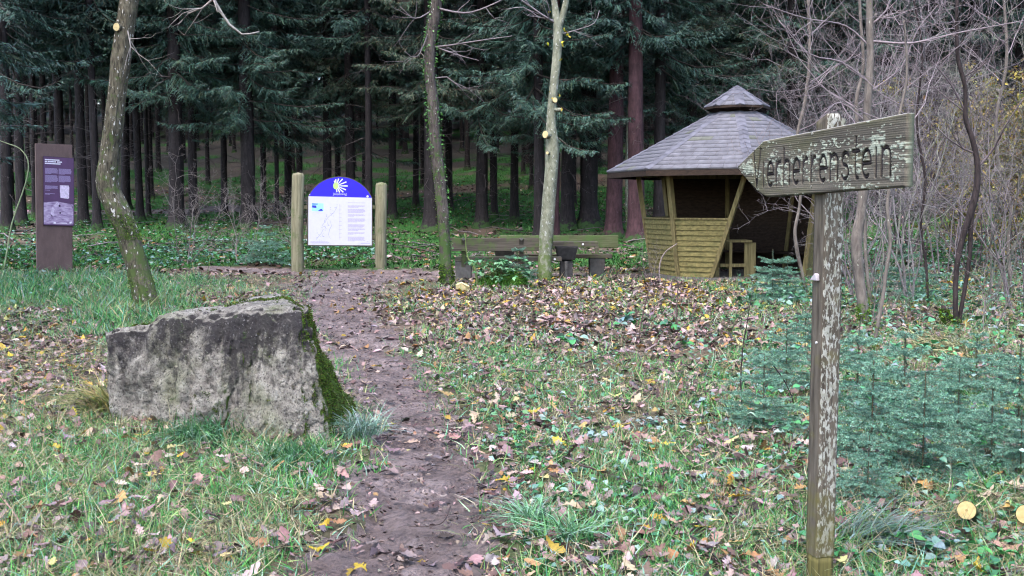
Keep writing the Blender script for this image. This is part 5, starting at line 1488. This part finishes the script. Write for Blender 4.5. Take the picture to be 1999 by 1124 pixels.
def info_board():
    dL, dR = 25.9, 26.35
    def B(px, py, eps=0.0):
        t = (px - 600) / 127.0; d = dL + (dR - dL) * t - eps
        return P(px, py, d)
    c = B(664, 480); base = Vector((c.x, c.y, float(gz(c.x, c.y))))
    root = empty('information_board', base, 'arched information board on two round posts with blue top, yellow scallop shell and white map', 'information board')
    mw = wood_mat('greened_post', (.10, .095, .055), (.27, .25, .16), stain=(.11, .14, .05), scale=30)
    for (x0, x1, ty, by, d) in ((569, 593, 337, 524, 25.95), (732, 755, 356, 522, 26.5)):
        p = P((x0 + x1) / 2, by, d); q = P((x0 + x1) / 2 + 1, ty, d); g = float(gz(p.x, p.y)); r = (x1 - x0) / 2 / FPX * d
        arr = [(p.x, p.y, g - .2, r * 1.02), (p.x, p.y, 1.0, r), (q.x, q.y, q.z - r * .5, r * .98), (q.x, q.y, q.z - r * .12, r * .8), (q.x, q.y, q.z, r * .25)]
        V, T = tube_np(np.array(arr), 28); mesh_np('post', V, T, mw, parent=root, smooth_sh=True)
    mf = simple_mat('board_edge', (.09, .075, .06), .6)
    nrm = (B(600, 480) - B(727, 480)).cross(Vector((0, 0, 1))).normalized()
    if nrm.y > 0: nrm = -nrm
    for yy in (404, 462):
        mb = MB(); mb.beam(P(588, yy, 26.0) , P(740, yy, 26.5), .06, .09); mb.build('rail', mw, root, bevel=.004)
    def yl(px, y): return y + (px - 600) / 127 * 1.5
    def arch(x0, x1, base_y, top_y, n=30):
        cx = (x0 + x1) / 2; hw = (x1 - x0) / 2; hgt = base_y - top_y
        R = (hw * hw + hgt * hgt) / (2 * hgt); a = math.asin(min(1, hw / R)); 
        if hgt > hw: a = math.pi - a
        return [(cx + R * math.sin(q), base_y - (R * math.cos(q) - (R - hgt))) for q in np.linspace(-a, a, n)]
    outline = [(x, yl(x, y)) for x, y in arch(600.5, 727, 384.5, 343.5)] + [(727.5, 481), (600, 480)]
    mb = MB(); mb.prism([B(*p_) for p_ in outline], -nrm, .05); board = mb.build('panel', mf, root, bevel=.003)
    blue = simple_mat('blue_enamel', (.022, .008, .62), .35, .5, amt=.06, bs=0); white = simple_mat('white_enamel', (.64, .63, .70), .35, .5, amt=.04, bs=0)
    E = .006
    o2 = [(x, yl(x, y)) for x, y in arch(602, 725.5, 384.5, 344.8)]
    mb = MB(); mb.prism([B(x, y, .004) for x, y in o2], nrm, .002); hd = mb.build('header', blue, board)
    mb = MB(); mb.prism([B(x, y, .004) for x, y in ((602, 382.8), (725.8, 386), (725.5, 478.8), (601.8, 478))], nrm, .003); mp = mb.build('map_sheet', white, board)
    shell_w = simple_mat('shell_white', (.78, .82, .74), .4, amt=.03, bs=0); shell_y = simple_mat('shell_yellow_green', (.52, .86, .22), .4, amt=.05, bs=0); ink = simple_mat('grey_lettering', (.55, .54, .75), .5, amt=.05, bs=0)
    hub = (656.5, 362.5); mb = MB()
    for ang, L in ((112, 13), (73 + 22, 12.5), (62 + 10, 14.5), (48, 18), (22, 21), (0, 22), (-22, 20), (-42, 18), (-62, 14), (-85, 12)):
        a = math.radians(ang); dx, dy = math.cos(a), -math.sin(a); nx, ny = -dy, dx
        L = L * (1 if abs(ang) < 100 else .8)
        e = (hub[0] + dx * L, hub[1] + dy * L)
        pts = [(hub[0] + nx * .5, hub[1] + ny * .5), (hub[0] - nx * .5, hub[1] - ny * .5), (e[0] - nx * 1.25, e[1] - ny * 1.25), (e[0] + dx * .6, e[1] + dy * .6), (e[0] + nx * 1.25, e[1] + ny * 1.25)]
        mb.prism([B(x, yl(x, y) - .6, .0085) for x, y in pts], nrm, .0010 + .0001 * (ang % 7))
    mb.build('shell_rays', shell_w, hd)
    mb = MB(); mb.prism([B(hub[0] - 1.2 + 5.0 * math.cos(t), yl(hub[0], hub[1]) - .6 + 6.8 * math.sin(t), .0105) for t in np.linspace(0, 6.28, 20)[:-1]], nrm, .001); mb.build('shell_hinge', shell_y, hd)
    text_mesh('Jakobsweg', 1.0, simple_mat('silver_lettering', (.62, .62, .8), .4, amt=.03, bs=0), 'lettering', hd, lambda x, y: B(650.3 + x * 6.25, yl(660, 380.2) - .5 + (x * .06) - y * 6.8, .0088), .15)
    for px, py, r in ((717.5, 383.3, 2.2), (604.5, 379.8, 1.0)):
        mb = MB(); q = B(px, py, .006); mb.cyl(q, q + nrm * .012, r / FPX * 26, None, 14); mb.build('screw', simple_mat('screw_white', (.8, .78, .84), .3, .5), board)
    # map and text
    mb = MB()
    def strip(x0, x1, y, h, e=.0092): mb.prism([B(x0, yl(x0, y), e), B(x0, yl(x0, y + h), e), B(x1, yl(x1, y + h), e), B(x1, yl(x1, y), e)], nrm, .0006)
    rg = random.Random(4)
    blocks = [(394.2, 1), (400, 3), (407, 5), (417.5, 3), (425.5, 5), (437, 4), (445, 3), (452.5, 3), (461, 6)]
    for y0, nl in blocks:
        for i in range(nl):
            x = 679; y = y0 + i * 1.55
            end = 714 - rg.random() * 4 if i < nl - 1 or nl == 1 else 690 + rg.random() * 20
            while x < end:
                w = 1.5 + rg.random() * 4; strip(x, min(x + w, end), y, .75); x += w + .5
    for i in range(3):
        x = 606
        while x < 640: w = 1 + rg.random() * 4; strip(x, x + w, 471 + i * 1.4, .6); x += w + .6
    strip(716, 719, 470, .8); strip(704, 722, 473, .8)
    strip(663.2, 663.7, 397, 70)
    for i in range(9): strip(661 + rg.random(), 667, 401 + i * 7.6, .45)
    mb.build('text_lines', simple_mat('printed_ink', (.40, .34, .62), .5, amt=.05, bs=0), mp)
    mb = MB()
    for i in range(46):
        t = i / 45; x = 621 + 32 * (t ** 1.2) + rg.uniform(-7, 7); y = 468 - 66 * t + rg.uniform(-6, 6)
        if x > 659: continue
        w = .6 + rg.random() * 1.6; strip(x, x + w, y, .4 + rg.random() * .9)
    route = [(645, 466), (641, 458), (643, 448), (647, 440), (644, 430), (638, 427)]
    for (x0, y0), (x1, y1) in zip(route[:-1], route[1:]):
        mb.prism([B(x0, y0, .0094), B(x0 + .5, y0 + .4, .0094), B(x1 + .5, y1 + .4, .0094), B(x1, y1, .0094)], nrm, .0005)
    route = [(617, 467), (622, 461), (627, 455), (631, 447), (628, 441), (634, 433), (640, 424), (652, 414), (658, 402)]
    for (x0, y0), (x1, y1) in zip(route[:-1], route[1:]):
        mb.prism([B(x0, y0, .0098), B(x0 + .4, y0 + .35, .0098), B(x1 + .4, y1 + .35, .0098), B(x1, y1, .0098)], nrm, .0005)
    mb.build('map_drawing', simple_mat('map_ink', (.3, .3, .5), .5, amt=.05, bs=0), mp)
    mb = MB(); mb.prism([B(x, y, .0092) for x, y in ((608.5, 396.2), (631.5, 396.8), (631.5, 412.4), (608.5, 411.6))], nrm, .001); ph = mb.build('photo', simple_mat('photo_cyan', (.35, .8, .78), .4, nscale=9, amt=.2, bs=0), mp)
    mb = MB()
    for pl in ([(609.2, 397), (621, 397.4), (620, 399), (609.2, 399)], [(609.2, 400.5), (617.5, 401), (618, 406), (609.4, 405)], [(620.5, 411.4), (625, 408), (628, 407.2), (630.8, 411.8)]):
        mb.prism([B(x, y, .0106) for x, y in pl], nrm, .0006)
    mb.build('photo_shapes', simple_mat('photo_blue', (.04, .03, .5), .4, amt=.1, bs=0), ph)
info_board()

# ------------------------------------------------------------------ rusty stele
def stele():
    d0, d1_ = 24.7, 25.15
    def B(px, py, eps=0.0): return P(px, py, d0 + (d1_ - d0) * (px - 70) / 71.0 - eps)
    c = B(106, 530); g = float(gz(c.x, c.y)); root = empty('information_stele', (c.x, c.y, g), 'tall rusty steel slab with a purple information panel on the left', 'information stele')
    nrm = (B(70, 400) - B(141, 400)).cross(Vector((0, 0, 1))).normalized()
    if nrm.y > 0: nrm = -nrm
    m, nt, b = new_mat('corten_steel'); v = coords(nt, (1, 1, .35)); vo = coords(nt)
    n = noisetex(nt, v, 4, 8, .65); c_ = ramp(nt, n, [(.3, (.085, .052, .048)), (.55, (.13, .082, .074)), (.75, (.17, .115, .105))])
    n2 = noisetex(nt, vo, 60, 4); c_ = mix(nt, ramp(nt, n2, [(.55, (0, 0, 0)), (.7, (.4, .4, .4))]), c_, (.2, .13, .11))
    nt.links.new(c_, b.inputs['Base Color']); b.inputs['Roughness'].default_value = .75; bump(nt, b, n2, .2, .003)
    bot = [B(72, 530), B(141, 530)]
    for q in bot: q.z = g - .3
    mb = MB(); mb.prism([bot[0], bot[1], B(141, 282.5), B(69.5, 279.5)], -nrm, .10); mb.build('slab', m, root, bevel=.006)
    pur = simple_mat('purple_print', (.085, .032, .105), .4, .5, nscale=5, amt=.15, bs=0)
    mb = MB(); mb.prism([B(84.5, 440), B(144.5, 441.5), B(144, 308.5), B(84, 304)], nrm, .035); pn = mb.build('panel', simple_mat('panel_edge', (.05, .03, .05), .5), root, bevel=.003)
    E = .035
    mb = MB(); mb.prism([B(85.2, 438.8, E + .002), B(143.9, 440.4, E + .002), B(143.4, 309.3, E + .002), B(84.8, 304.9, E + .002)], nrm, .002); face = mb.build('print', pur, pn)
    rg = random.Random(9)
    mb = MB()
    def st(x0, x1, y, h, e=.0075): 
        k = .055; mb.prism([B(x0, y + (x0 - 85) * k, E + e), B(x0, y + h + (x0 - 85) * k, E + e), B(x1, y + h + (x1 - 85) * k, E + e), B(x1, y + (x1 - 85) * k, E + e)], nrm, .0006)
    for (y, segs) in ((309.8, [(87.5, 116)]), (313.4, [(87.5, 91.5), (93, 109.5), (111.5, 121)]), (317.1, [(87.5, 118)])):
        for a, b_ in segs:
            x = a
            while x < b_: w = 1.6 + rg.random(); st(x, min(x + w, b_), y, 2.3); x += w + .25
    mb.build('title_lines', simple_mat('title_white', (.75, .7, .82), .5, amt=.05, bs=0), face)
    mb = MB()
    for bx, by, wd, nl in ((88, 327.4, 25, 8), (114.5, 327.4, 25, 8), (88, 341, 25, 10), (114.5, 341, 24, 9), (88, 361.5, 25, 5), (88, 370, 22, 1), (88, 376.5, 21, 2)):
        for i in range(nl): 
            x = bx; e_ = bx + wd * (1 if i < nl - 1 else .5)
            e_ -= rg.random() * 2
            while x < e_: w = 1.5 + rg.random() * 4; st(x, min(x + w, e_), by + i * 1.42, .95); x += w + .3
    mb.build('text_lines', simple_mat('lilac_ink', (.34, .26, .46), .5, amt=.05, bs=0), face)
    a = Acc()
    # printed photograph of stones as a flat picture of its own
    m, nt, b = new_mat('lilac_photo'); vo = coords(nt, (1, 1, 3)); n = noisetex(nt, vo, 9, 6, .6); c_ = ramp(nt, n, [(.3, (.16, .09, .2)), (.5, (.36, .26, .42)), (.72, (.58, .48, .62))]); nt.links.new(c_, b.inputs['Base Color']); b.inputs['Roughness'].default_value = .4
    mb = MB(); mb.prism([B(x, y, E + .0045) for x, y in ((85.6, 437), (143.2, 438.4), (143.2, 399), (128, 396.5), (112, 393), (98, 394), (85.4, 395))], nrm, .001); pf = mb.build('photo', m, face)
    mb = MB(); mb.prism([B(x, y, E + .0050) for x, y in ((116.8, 361.5), (134, 362), (135.2, 366), (134.8, 386.5), (132.5, 388), (118, 385.8), (117, 374))], nrm, .002); mb.build('stone_picture', simple_mat('pale_stone_print', (.66, .55, .7), .4, nscale=25, amt=.25, bs=0), face)
    mb = MB()
    for pl in ([(98.5, 416), (103, 403), (110, 413), (107, 421), (100, 421)], [(104, 402), (112, 394), (116, 397), (113, 403), (109, 404)]): mb.prism([B(x, y, E + .0060) for x, y in pl], nrm, .0008)
    mb.build('stone_shapes', simple_mat('pale_stone_ink', (.55, .45, .6), .4, nscale=20, amt=.3, bs=0), pf)
    mb = MB()
    for pl in ([(99, 416.5), (101, 420), (104, 421.5), (101, 422.5), (99.5, 420)], [(114.5, 399), (118, 400), (118, 404), (115, 403.5)], [(116, 414), (119.5, 414), (119, 417), (116, 417)], [(140, 401), (141.5, 402), (141.8, 407), (140.3, 406)]): mb.prism([B(x, y, E + .0075) for x, y in pl], nrm, .0008)
    mb.build('shadow_print', simple_mat('dark_purple_ink', (.04, .02, .06), .4, amt=.1, bs=0), pf)
    mb = MB()
    for pl in ([(104.5, 433), (109, 433), (109, 436.5), (104.5, 436.3)], [(135.6, 433.5), (140, 432), (140, 435), (136, 437)], [(120, 434.6), (131, 435), (131, 436.4), (120, 436)]): mb.prism([B(x, y, E + .0075) for x, y in pl], nrm, .0008)
    mb.build('emblems', simple_mat('white_ink', (.75, .7, .78), .4, amt=.05, bs=0), pf)
stele()

# ------------------------------------------------------------------ hut
def hut():
    cx, cy = HUT; zf = .04
    root = empty('wooden_hut', (cx, cy, zf), 'open octagonal wooden shelter hut with grey shingle roof, roof cap and slanted yellowish panels', 'hut')
    TH0 = 264.0
    def pol(deg, r, z): a = math.radians(deg); return Vector((cx + r * math.cos(a), cy + r * math.sin(a), z))
    ang = [TH0 + 45 * k for k in range(8)]
    M_y = wood_mat('yellowish_wood', (.10, .085, .030), (.26, .22, .085), axis=0, scale=26, stain=(.10, .10, .035), stain_t=.52)
    M_yp = wood_mat('yellowish_post_wood', (.10, .08, .035), (.25, .205, .09), axis=2, scale=26, stain=(.13, .12, .05))
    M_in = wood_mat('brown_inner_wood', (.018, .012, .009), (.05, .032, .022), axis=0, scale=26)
    # roof
    rg = random.Random(5)
    def roof(name, r0, z0, r1, z1, rows, tabw, mat, capmat):
        acc = Acc()
        for k in range(8):
            a0, a1 = ang[k], ang[(k + 1) % 8] + (360 if k == 7 else 0)
            a1 = a0 + 45
            A0, A1, B0, B1 = pol(a0, r0, z0), pol(a1, r0, z0), pol(a0, r1, z1), pol(a1, r1, z1)
            nrm = (A1 - A0).cross(B0 - A0).normalized()
            if nrm.z < 0: nrm = -nrm
            V = [A0, A1, B1, B0, A0 - nrm * .05, A1 - nrm * .05, B1 - nrm * .05, B0 - nrm * .05]
            acc.add(np.array([tuple(v) for v in V]), [np.array([(0, 1, 2, 3), (7, 6, 5, 4), (0, 4, 5, 1)])], np.array((.12, .11, .11)))
            for i in range(rows):
                t0, t1 = i / rows, min(1, (i + 1.12) / rows)
                L0, R0 = A0.lerp(B0, t0), A1.lerp(B1, t0); L1, R1 = A0.lerp(B0, t1), A1.lerp(B1, t1)
                wd = (R0 - L0).length; n = max(1, round(wd / tabw)); sh = rg.random() / n
                cuts = [0] + [j / n + (sh if i % 2 else 0) for j in range(1 if not (i % 2) else 0, n + 1) if 0 < j / n + (sh if i % 2 else 0) < .995] + [1]
                for a, b in zip(cuts[:-1], cuts[1:]):
                    gq = .004 / wd; lift = .011 + .005 * rg.random(); jit = rg.uniform(-.004, .004); dn = (A0 - B0).normalized() * jit
                    p0 = L0.lerp(R0, a + gq) + nrm * lift + dn; p1 = L0.lerp(R0, b - gq) + nrm * lift + dn; p2 = L1.lerp(R1, b - gq) + nrm * .003; p3 = L1.lerp(R1, a + gq) + nrm * .003
                    g = .125 + .03 * rg.random(); col = (g * .98, g * .98, g * 1.14)
                    if rg.random() < .06: col = (g * .9, g * .95, g * .8)
                    acc.add(np.array([tuple(v) for v in (p0, p1, p2, p3, p0 - nrm * .012, p1 - nrm * .012)]), [np.array([(0, 1, 2, 3), (0, 4, 5, 1)])], np.array(col))
            # ridge caps
            nr_ = max(4, int(rows * .9))
            for i in range(nr_):
                t0, t1 = i / nr_, (i + 1.1) / nr_
                q0, q1 = A0.lerp(B0, t0), A0.lerp(B0, min(1, t1)); rad = Vector((math.cos(math.radians(a0)), math.sin(math.radians(a0)), 0)); tan = Vector((-rad.y, rad.x, 0))
                u = Vector((0, 0, 1)); w = .10
                g = .10 + .04 * rg.random(); 
                dropn = .045
                pts = [q0 + u * .034 , q0 + tan * w + u * (.020) - rad * 0 - u * dropn * .45, q1 + tan * w + u * .010 - u * dropn * .45, q1 + u * .022, q1 - tan * w + u * .010 - u * dropn * .45, q0 - tan * w + u * .020 - u * dropn * .45]
                acc.add(np.array([tuple(v) for v in pts]), [np.array([(0, 1, 2, 3), (0, 3, 4, 5)])], np.array((g, g, g * 1.2)))
        return acc.build(name, mat, root)
    M_sh = attr_mat('grey_shingles', .75, .35, .35, 7, bump_s=.2)
    rf = roof('roof', 2.80, 2.27, .46, 3.56, 15, .27, M_sh, None)
    # fascia and soffit
    mb = MB()
    for k in range(8):
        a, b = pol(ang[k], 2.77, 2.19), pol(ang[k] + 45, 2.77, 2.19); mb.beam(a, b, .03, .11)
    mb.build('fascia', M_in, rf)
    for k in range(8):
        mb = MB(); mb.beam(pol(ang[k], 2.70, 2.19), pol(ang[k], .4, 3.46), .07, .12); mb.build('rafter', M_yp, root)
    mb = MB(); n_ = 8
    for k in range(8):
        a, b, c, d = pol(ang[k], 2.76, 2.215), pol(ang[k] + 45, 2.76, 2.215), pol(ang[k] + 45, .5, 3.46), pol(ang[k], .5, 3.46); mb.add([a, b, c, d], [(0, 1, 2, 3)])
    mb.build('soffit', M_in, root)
    cap = roof('roof_cap', .70, 3.655, .012, 4.11, 5, .17, M_sh, None)
    mb = MB()
    for k in range(8):
        a, b, c, d = pol(ang[k], .69, 3.63), pol(ang[k] + 45, .69, 3.63), pol(ang[k] + 45, .44, 3.50), pol(ang[k], .44, 3.50); mb.add([a, b, c, d], [(0, 1, 2, 3)])
        mb.beam(pol(ang[k], .69, 3.635), pol(ang[k] + 45, .69, 3.635), .02, .05)
    mb.build('cap_collar', M_in, cap)
    # floor
    mb = MB(); mb.prism([pol(a, 1.85, zf - .1) for a in ang], (0, 0, 1), .12); mb.build('floor', simple_mat('concrete_floor', (.16, .145, .13), .9), root)
    rb, rt, ze, zp = 1.78, 2.12, 2.22, 1.24
    def vb(k): return pol(ang[k], rb, zf + .02)
    def vt(k): return pol(ang[k], rt, ze)
    def at(a, b, t): return a.lerp(b, t)
    # ring beam
    mb = MB()
    for k in range(8): mb.beam(pol(ang[k], 2.14, 2.22), pol(ang[k] + 45, 2.14, 2.22), .08, .12)
    mb.build('ring_beam', M_yp, root)
    # faces: index k spans ang[k] .. ang[k]+45 ; vertices 0:264(front) 1:309 2:354 3:39 4:84 5:129 6:174 7:219
    def planks(quad, rows, outw, mat, name, th=.022):
        """quad: bottom-left, bottom-right, top-right, top-left ; overlapping boards"""
        BL, BR, TR, TL_ = quad; mb = MB()
        for i in range(rows):
            t0, t1 = i / rows, (i + 1.08) / rows if i < rows - 1 else 1
            a, b, c, d = BL.lerp(TL_, t0), BR.lerp(TR, t0), BR.lerp(TR, t1), BL.lerp(TL_, t1)
            o = outw * (th + .014); o2 = outw * .006; j = outw * rg.uniform(-.002, .002)
            mb.add([a + o + j, b + o + j, c + o2, d + o2, a - outw * .004, b - outw * .004, c - outw * .012, d - outw * .012],
                   [(0, 1, 2, 3), (7, 6, 5, 4), (0, 4, 5, 1), (3, 2, 6, 7), (0, 3, 7, 4), (1, 5, 6, 2)])
        return mb.build(name, mat, root)
    def outward(k): return Vector((math.cos(math.radians(ang[k] + 22.5)), math.sin(math.radians(ang[k] + 22.5)), .12)).normalized()
    f = (zp - zf) / (ze - zf)
    # entrance-side panel on face 7 (219 -> 264): right edge slants from mid base to the full top
    P3b = vb(7).lerp(vb(0), .52); P3t = vt(0)
    planks((vb(7), P3b, P3b.lerp(P3t, f), vb(7).lerp(vt(7), f)), 11, outward(7), M_y, 'plank_panel')
    planks((vb(6), vb(7), vb(7).lerp(vt(7), f), vb(6).lerp(vt(6), f)), 11, outward(6), M_y, 'plank_panel')
    P1b = vb(2).lerp(vb(1), .86); P1t = vt(1)
    planks((P1b, vb(2), vb(2).lerp(vt(2), f), P1b.lerp(P1t, f)), 11, outward(1), M_y, 'plank_panel')
    for k in (2, 3, 4):
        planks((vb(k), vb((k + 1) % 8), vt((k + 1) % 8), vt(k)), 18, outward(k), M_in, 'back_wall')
    planks((vb(5), vb(6), vb(6).lerp(vt(6), f), vb(5).lerp(vt(5), f)), 11, outward(5), M_y, 'plank_panel')
    for (a, b) in ((vb(7), vt(7)), (vb(6), vt(6)), (vb(5), vt(5)), (vb(2), vt(2)), (vb(3), vt(3)), (vb(4), vt(4))):
        mb = MB(); mb.beam(a, b, .10, .10, up=(a - Vector((cx, cy, a.z))).normalized()); mb.build('post', M_yp, root, bevel=.004)
    for (a, b) in ((P3b, P3t), (P1b, P1t)):
        mb = MB(); mb.beam(a, b + (b - a) * .03, .085, .10, up=(a - Vector((cx, cy, a.z))).normalized()); mb.build('slanted_post', M_yp, root, bevel=.004)
    # sill boards on the low panels
    for (a, b) in ((vb(7).lerp(vt(7), f), P3b.lerp(P3t, f)), (vb(6).lerp(vt(6), f), vb(7).lerp(vt(7), f)), (vb(5).lerp(vt(5), f), vb(6).lerp(vt(6), f)), (P1b.lerp(P1t, f), vb(2).lerp(vt(2), f))):
        mb = MB(); mb.beam(a + Vector((0, 0, .02)), b + Vector((0, 0, .02)), .10, .035); mb.build('sill', M_yp, root, bevel=.003)
    # bench running round the inside at the back
    for k in (2, 3, 4):
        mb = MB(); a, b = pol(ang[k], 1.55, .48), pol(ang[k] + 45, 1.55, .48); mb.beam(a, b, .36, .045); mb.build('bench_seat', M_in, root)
    # table with board legs standing in the entrance
    T0 = Vector((cx - .28, cy - .95, zf + .02)); t = empty('hut_table', T0, 'yellowish wooden table with broad board legs standing inside the hut entrance', 'table')
    def tp(px, z, dy=0.0): return P(px, 400, T0.y) * 1 and Vector(((px - 999.5) / FPX * T0.y, T0.y + dy, z))
    mb = MB(); mb.beam(tp(1390, .80), tp(1462, .80), .62, .045); mb.build('tabletop', M_yp, t, bevel=.003)
    for x0, x1 in ((1380, 1401), (1449, 1471)):
        mb = MB(); mb.beam(tp((x0 + x1) / 2, zf + .02, -.2), tp((x0 + x1) / 2, .77, -.2), (x1 - x0) / FPX * T0.y, .05, up=(0, 1, 0)); mb.build('leg', M_yp, t, bevel=.003)
    mb = MB(); mb.beam(tp(1421, zf + .02, -.29), tp(1421, .775, -.29), .06, .06, up=(0, 1, 0)); mb.build('brace', M_yp, t)
    mb = MB(); mb.beam(tp(1401, .30, -.25), tp(1450, .30, -.25), .04, .07); mb.build('rail', M_yp, t)
hut()

# ------------------------------------------------------------------ picnic table and benches
M_dw = wood_mat('dark_mossy_wood', (.035, .028, .022), (.11, .095, .075), axis=0, scale=30, stain=(.07, .11, .03), stain_t=.48)
M_gw = wood_mat('green_mossy_wood', (.06, .07, .03), (.14, .16, .08), axis=0, scale=30, stain=(.08, .14, .04), stain_t=.45)
M_con = simple_mat('weathered_concrete', (.10, .095, .09), .9, nscale=8, amt=.4)
def W_(px, d, z): return Vector(((px - 999.5) / FPX * d, d, z))
def bench(name, label, d, x0, x1, bx0, bx1, back_front, legs, mat, seat_z=.44):
    c = W_((x0 + x1) / 2, d, 0); g = float(gz(c.x, c.y)); root = empty(name, (c.x, c.y, g), label, 'bench')
    mb = MB(); mb.beam(W_(x0, d, seat_z), W_(x1, d, seat_z), .40, .085); mb.build('seat', M_dw, root, bevel=.008)
    yb = d + (-.30 if back_front else .30)
    mb = MB(); mb.beam(W_(bx0, yb, .745), W_(bx1, yb, .745), .06, .27); mb.build('backrest', mat, root, bevel=.01)
    for px in legs:
        mb = MB(); mb.beam(W_(px, d, -.15), W_(px, d, seat_z - .04), .30, .32, up=(0, 1, 0), taper=1.15); mb.build('leg', M_con, root, bevel=.02)
        mb = MB(); mb.beam(W_(px, d + (yb - d) * .3, .10), W_(px, yb + (.045 if not back_front else -.045), .88), .09, .06, up=(0, 1, 0)); mb.build('back_support', M_dw, root, bevel=.006)
        mb = MB(); q = W_(px, yb + (.05 if not back_front else -.075), .86); mb.cyl(q, q + Vector((0, -.02, 0)), .03, .03, 10); mb.build('bolt', M_con, root)
    return root
nb_ = bench('park_bench', 'dark mossy wooden bench seen from behind, left of the pale forked trunk', 22.7, 889, 1096, 872, 1062, True, (905, 1018), M_dw)
fb_ = bench('park_bench', 'bench with green mossy backrest on the far side of the picnic table', 24.0, 985, 1194, 975, 1207, False, (1002, 1165), M_gw)
g = float(gz(W_(1060, 23.3, 0).x, 23.3)); t = empty('picnic_table', (W_(1060, 23.3, 0).x, 23.3, g), 'dark thick topped picnic table on a concrete pedestal between the two benches', 'table')
for i in range(3):
    mb = MB(); mb.beam(W_(945, 23.0 + .25 * i, .735), W_(1166, 23.0 + .25 * i, .735), .235, .09); mb.build('table_plank', M_dw, t, bevel=.008)
for px in (985, 1105):
    mb = MB(); mb.beam(W_(px, 23.25, -.12), W_(px, 23.25, .38), .26, .50, up=(0, 1, 0)); mb.beam(W_(px, 23.25, .40), W_(px, 23.25, .685), .34, .62, up=(0, 1, 0), taper=1.35); mb.build('pedestal', M_con if px < 1000 else simple_mat('dark_concrete', (.06, .056, .056), .8), t, bevel=.015)  # right pedestal gets a darker concrete tone
    mb = MB(); mb.beam(W_(px, 23.0, .0), W_(px, 23.0, .38), .06, .10, up=(0, 1, 0)); mb.build('pedestal_rib', M_con, t)
for (rt_, px, d, z) in ((t, 1138, 22.88, .735), (nb_, 1083, 22.49, .44)):
    mb = MB(); q = W_(px, d, z); mb.cyl(q + Vector((0, .01, 0)), q - Vector((0, .012, 0)), .024, .02, 12); mb.build('bolt_cap', simple_mat('white_cap', (.7, .7, .7), .5), rt_)

# ------------------------------------------------------------------ haze
USE_HAZE = True
if USE_HAZE:
    m = bpy.data.materials.new('forest_haze'); m.use_nodes = True; nt = m.node_tree; nt.nodes.clear()
    out = nt.nodes.new('ShaderNodeOutputMaterial'); pv = nt.nodes.new('ShaderNodeVolumePrincipled'); nt.links.new(pv.outputs[0], out.inputs['Volume'])
    pv.inputs['Color'].default_value = (.82, .86, 1, 1); pv.inputs['Density'].default_value = .006; pv.inputs['Anisotropy'].default_value = .2
    mb = MB(); mb.beam((0, -28, 22), (0, 262, 22), 800, 66); h = mb.build('haze', m); tag(h, kind='stuff')
    h.visible_shadow = True
    SC.cycles.volume_bounces = 0; SC.cycles.volume_step_rate = 5
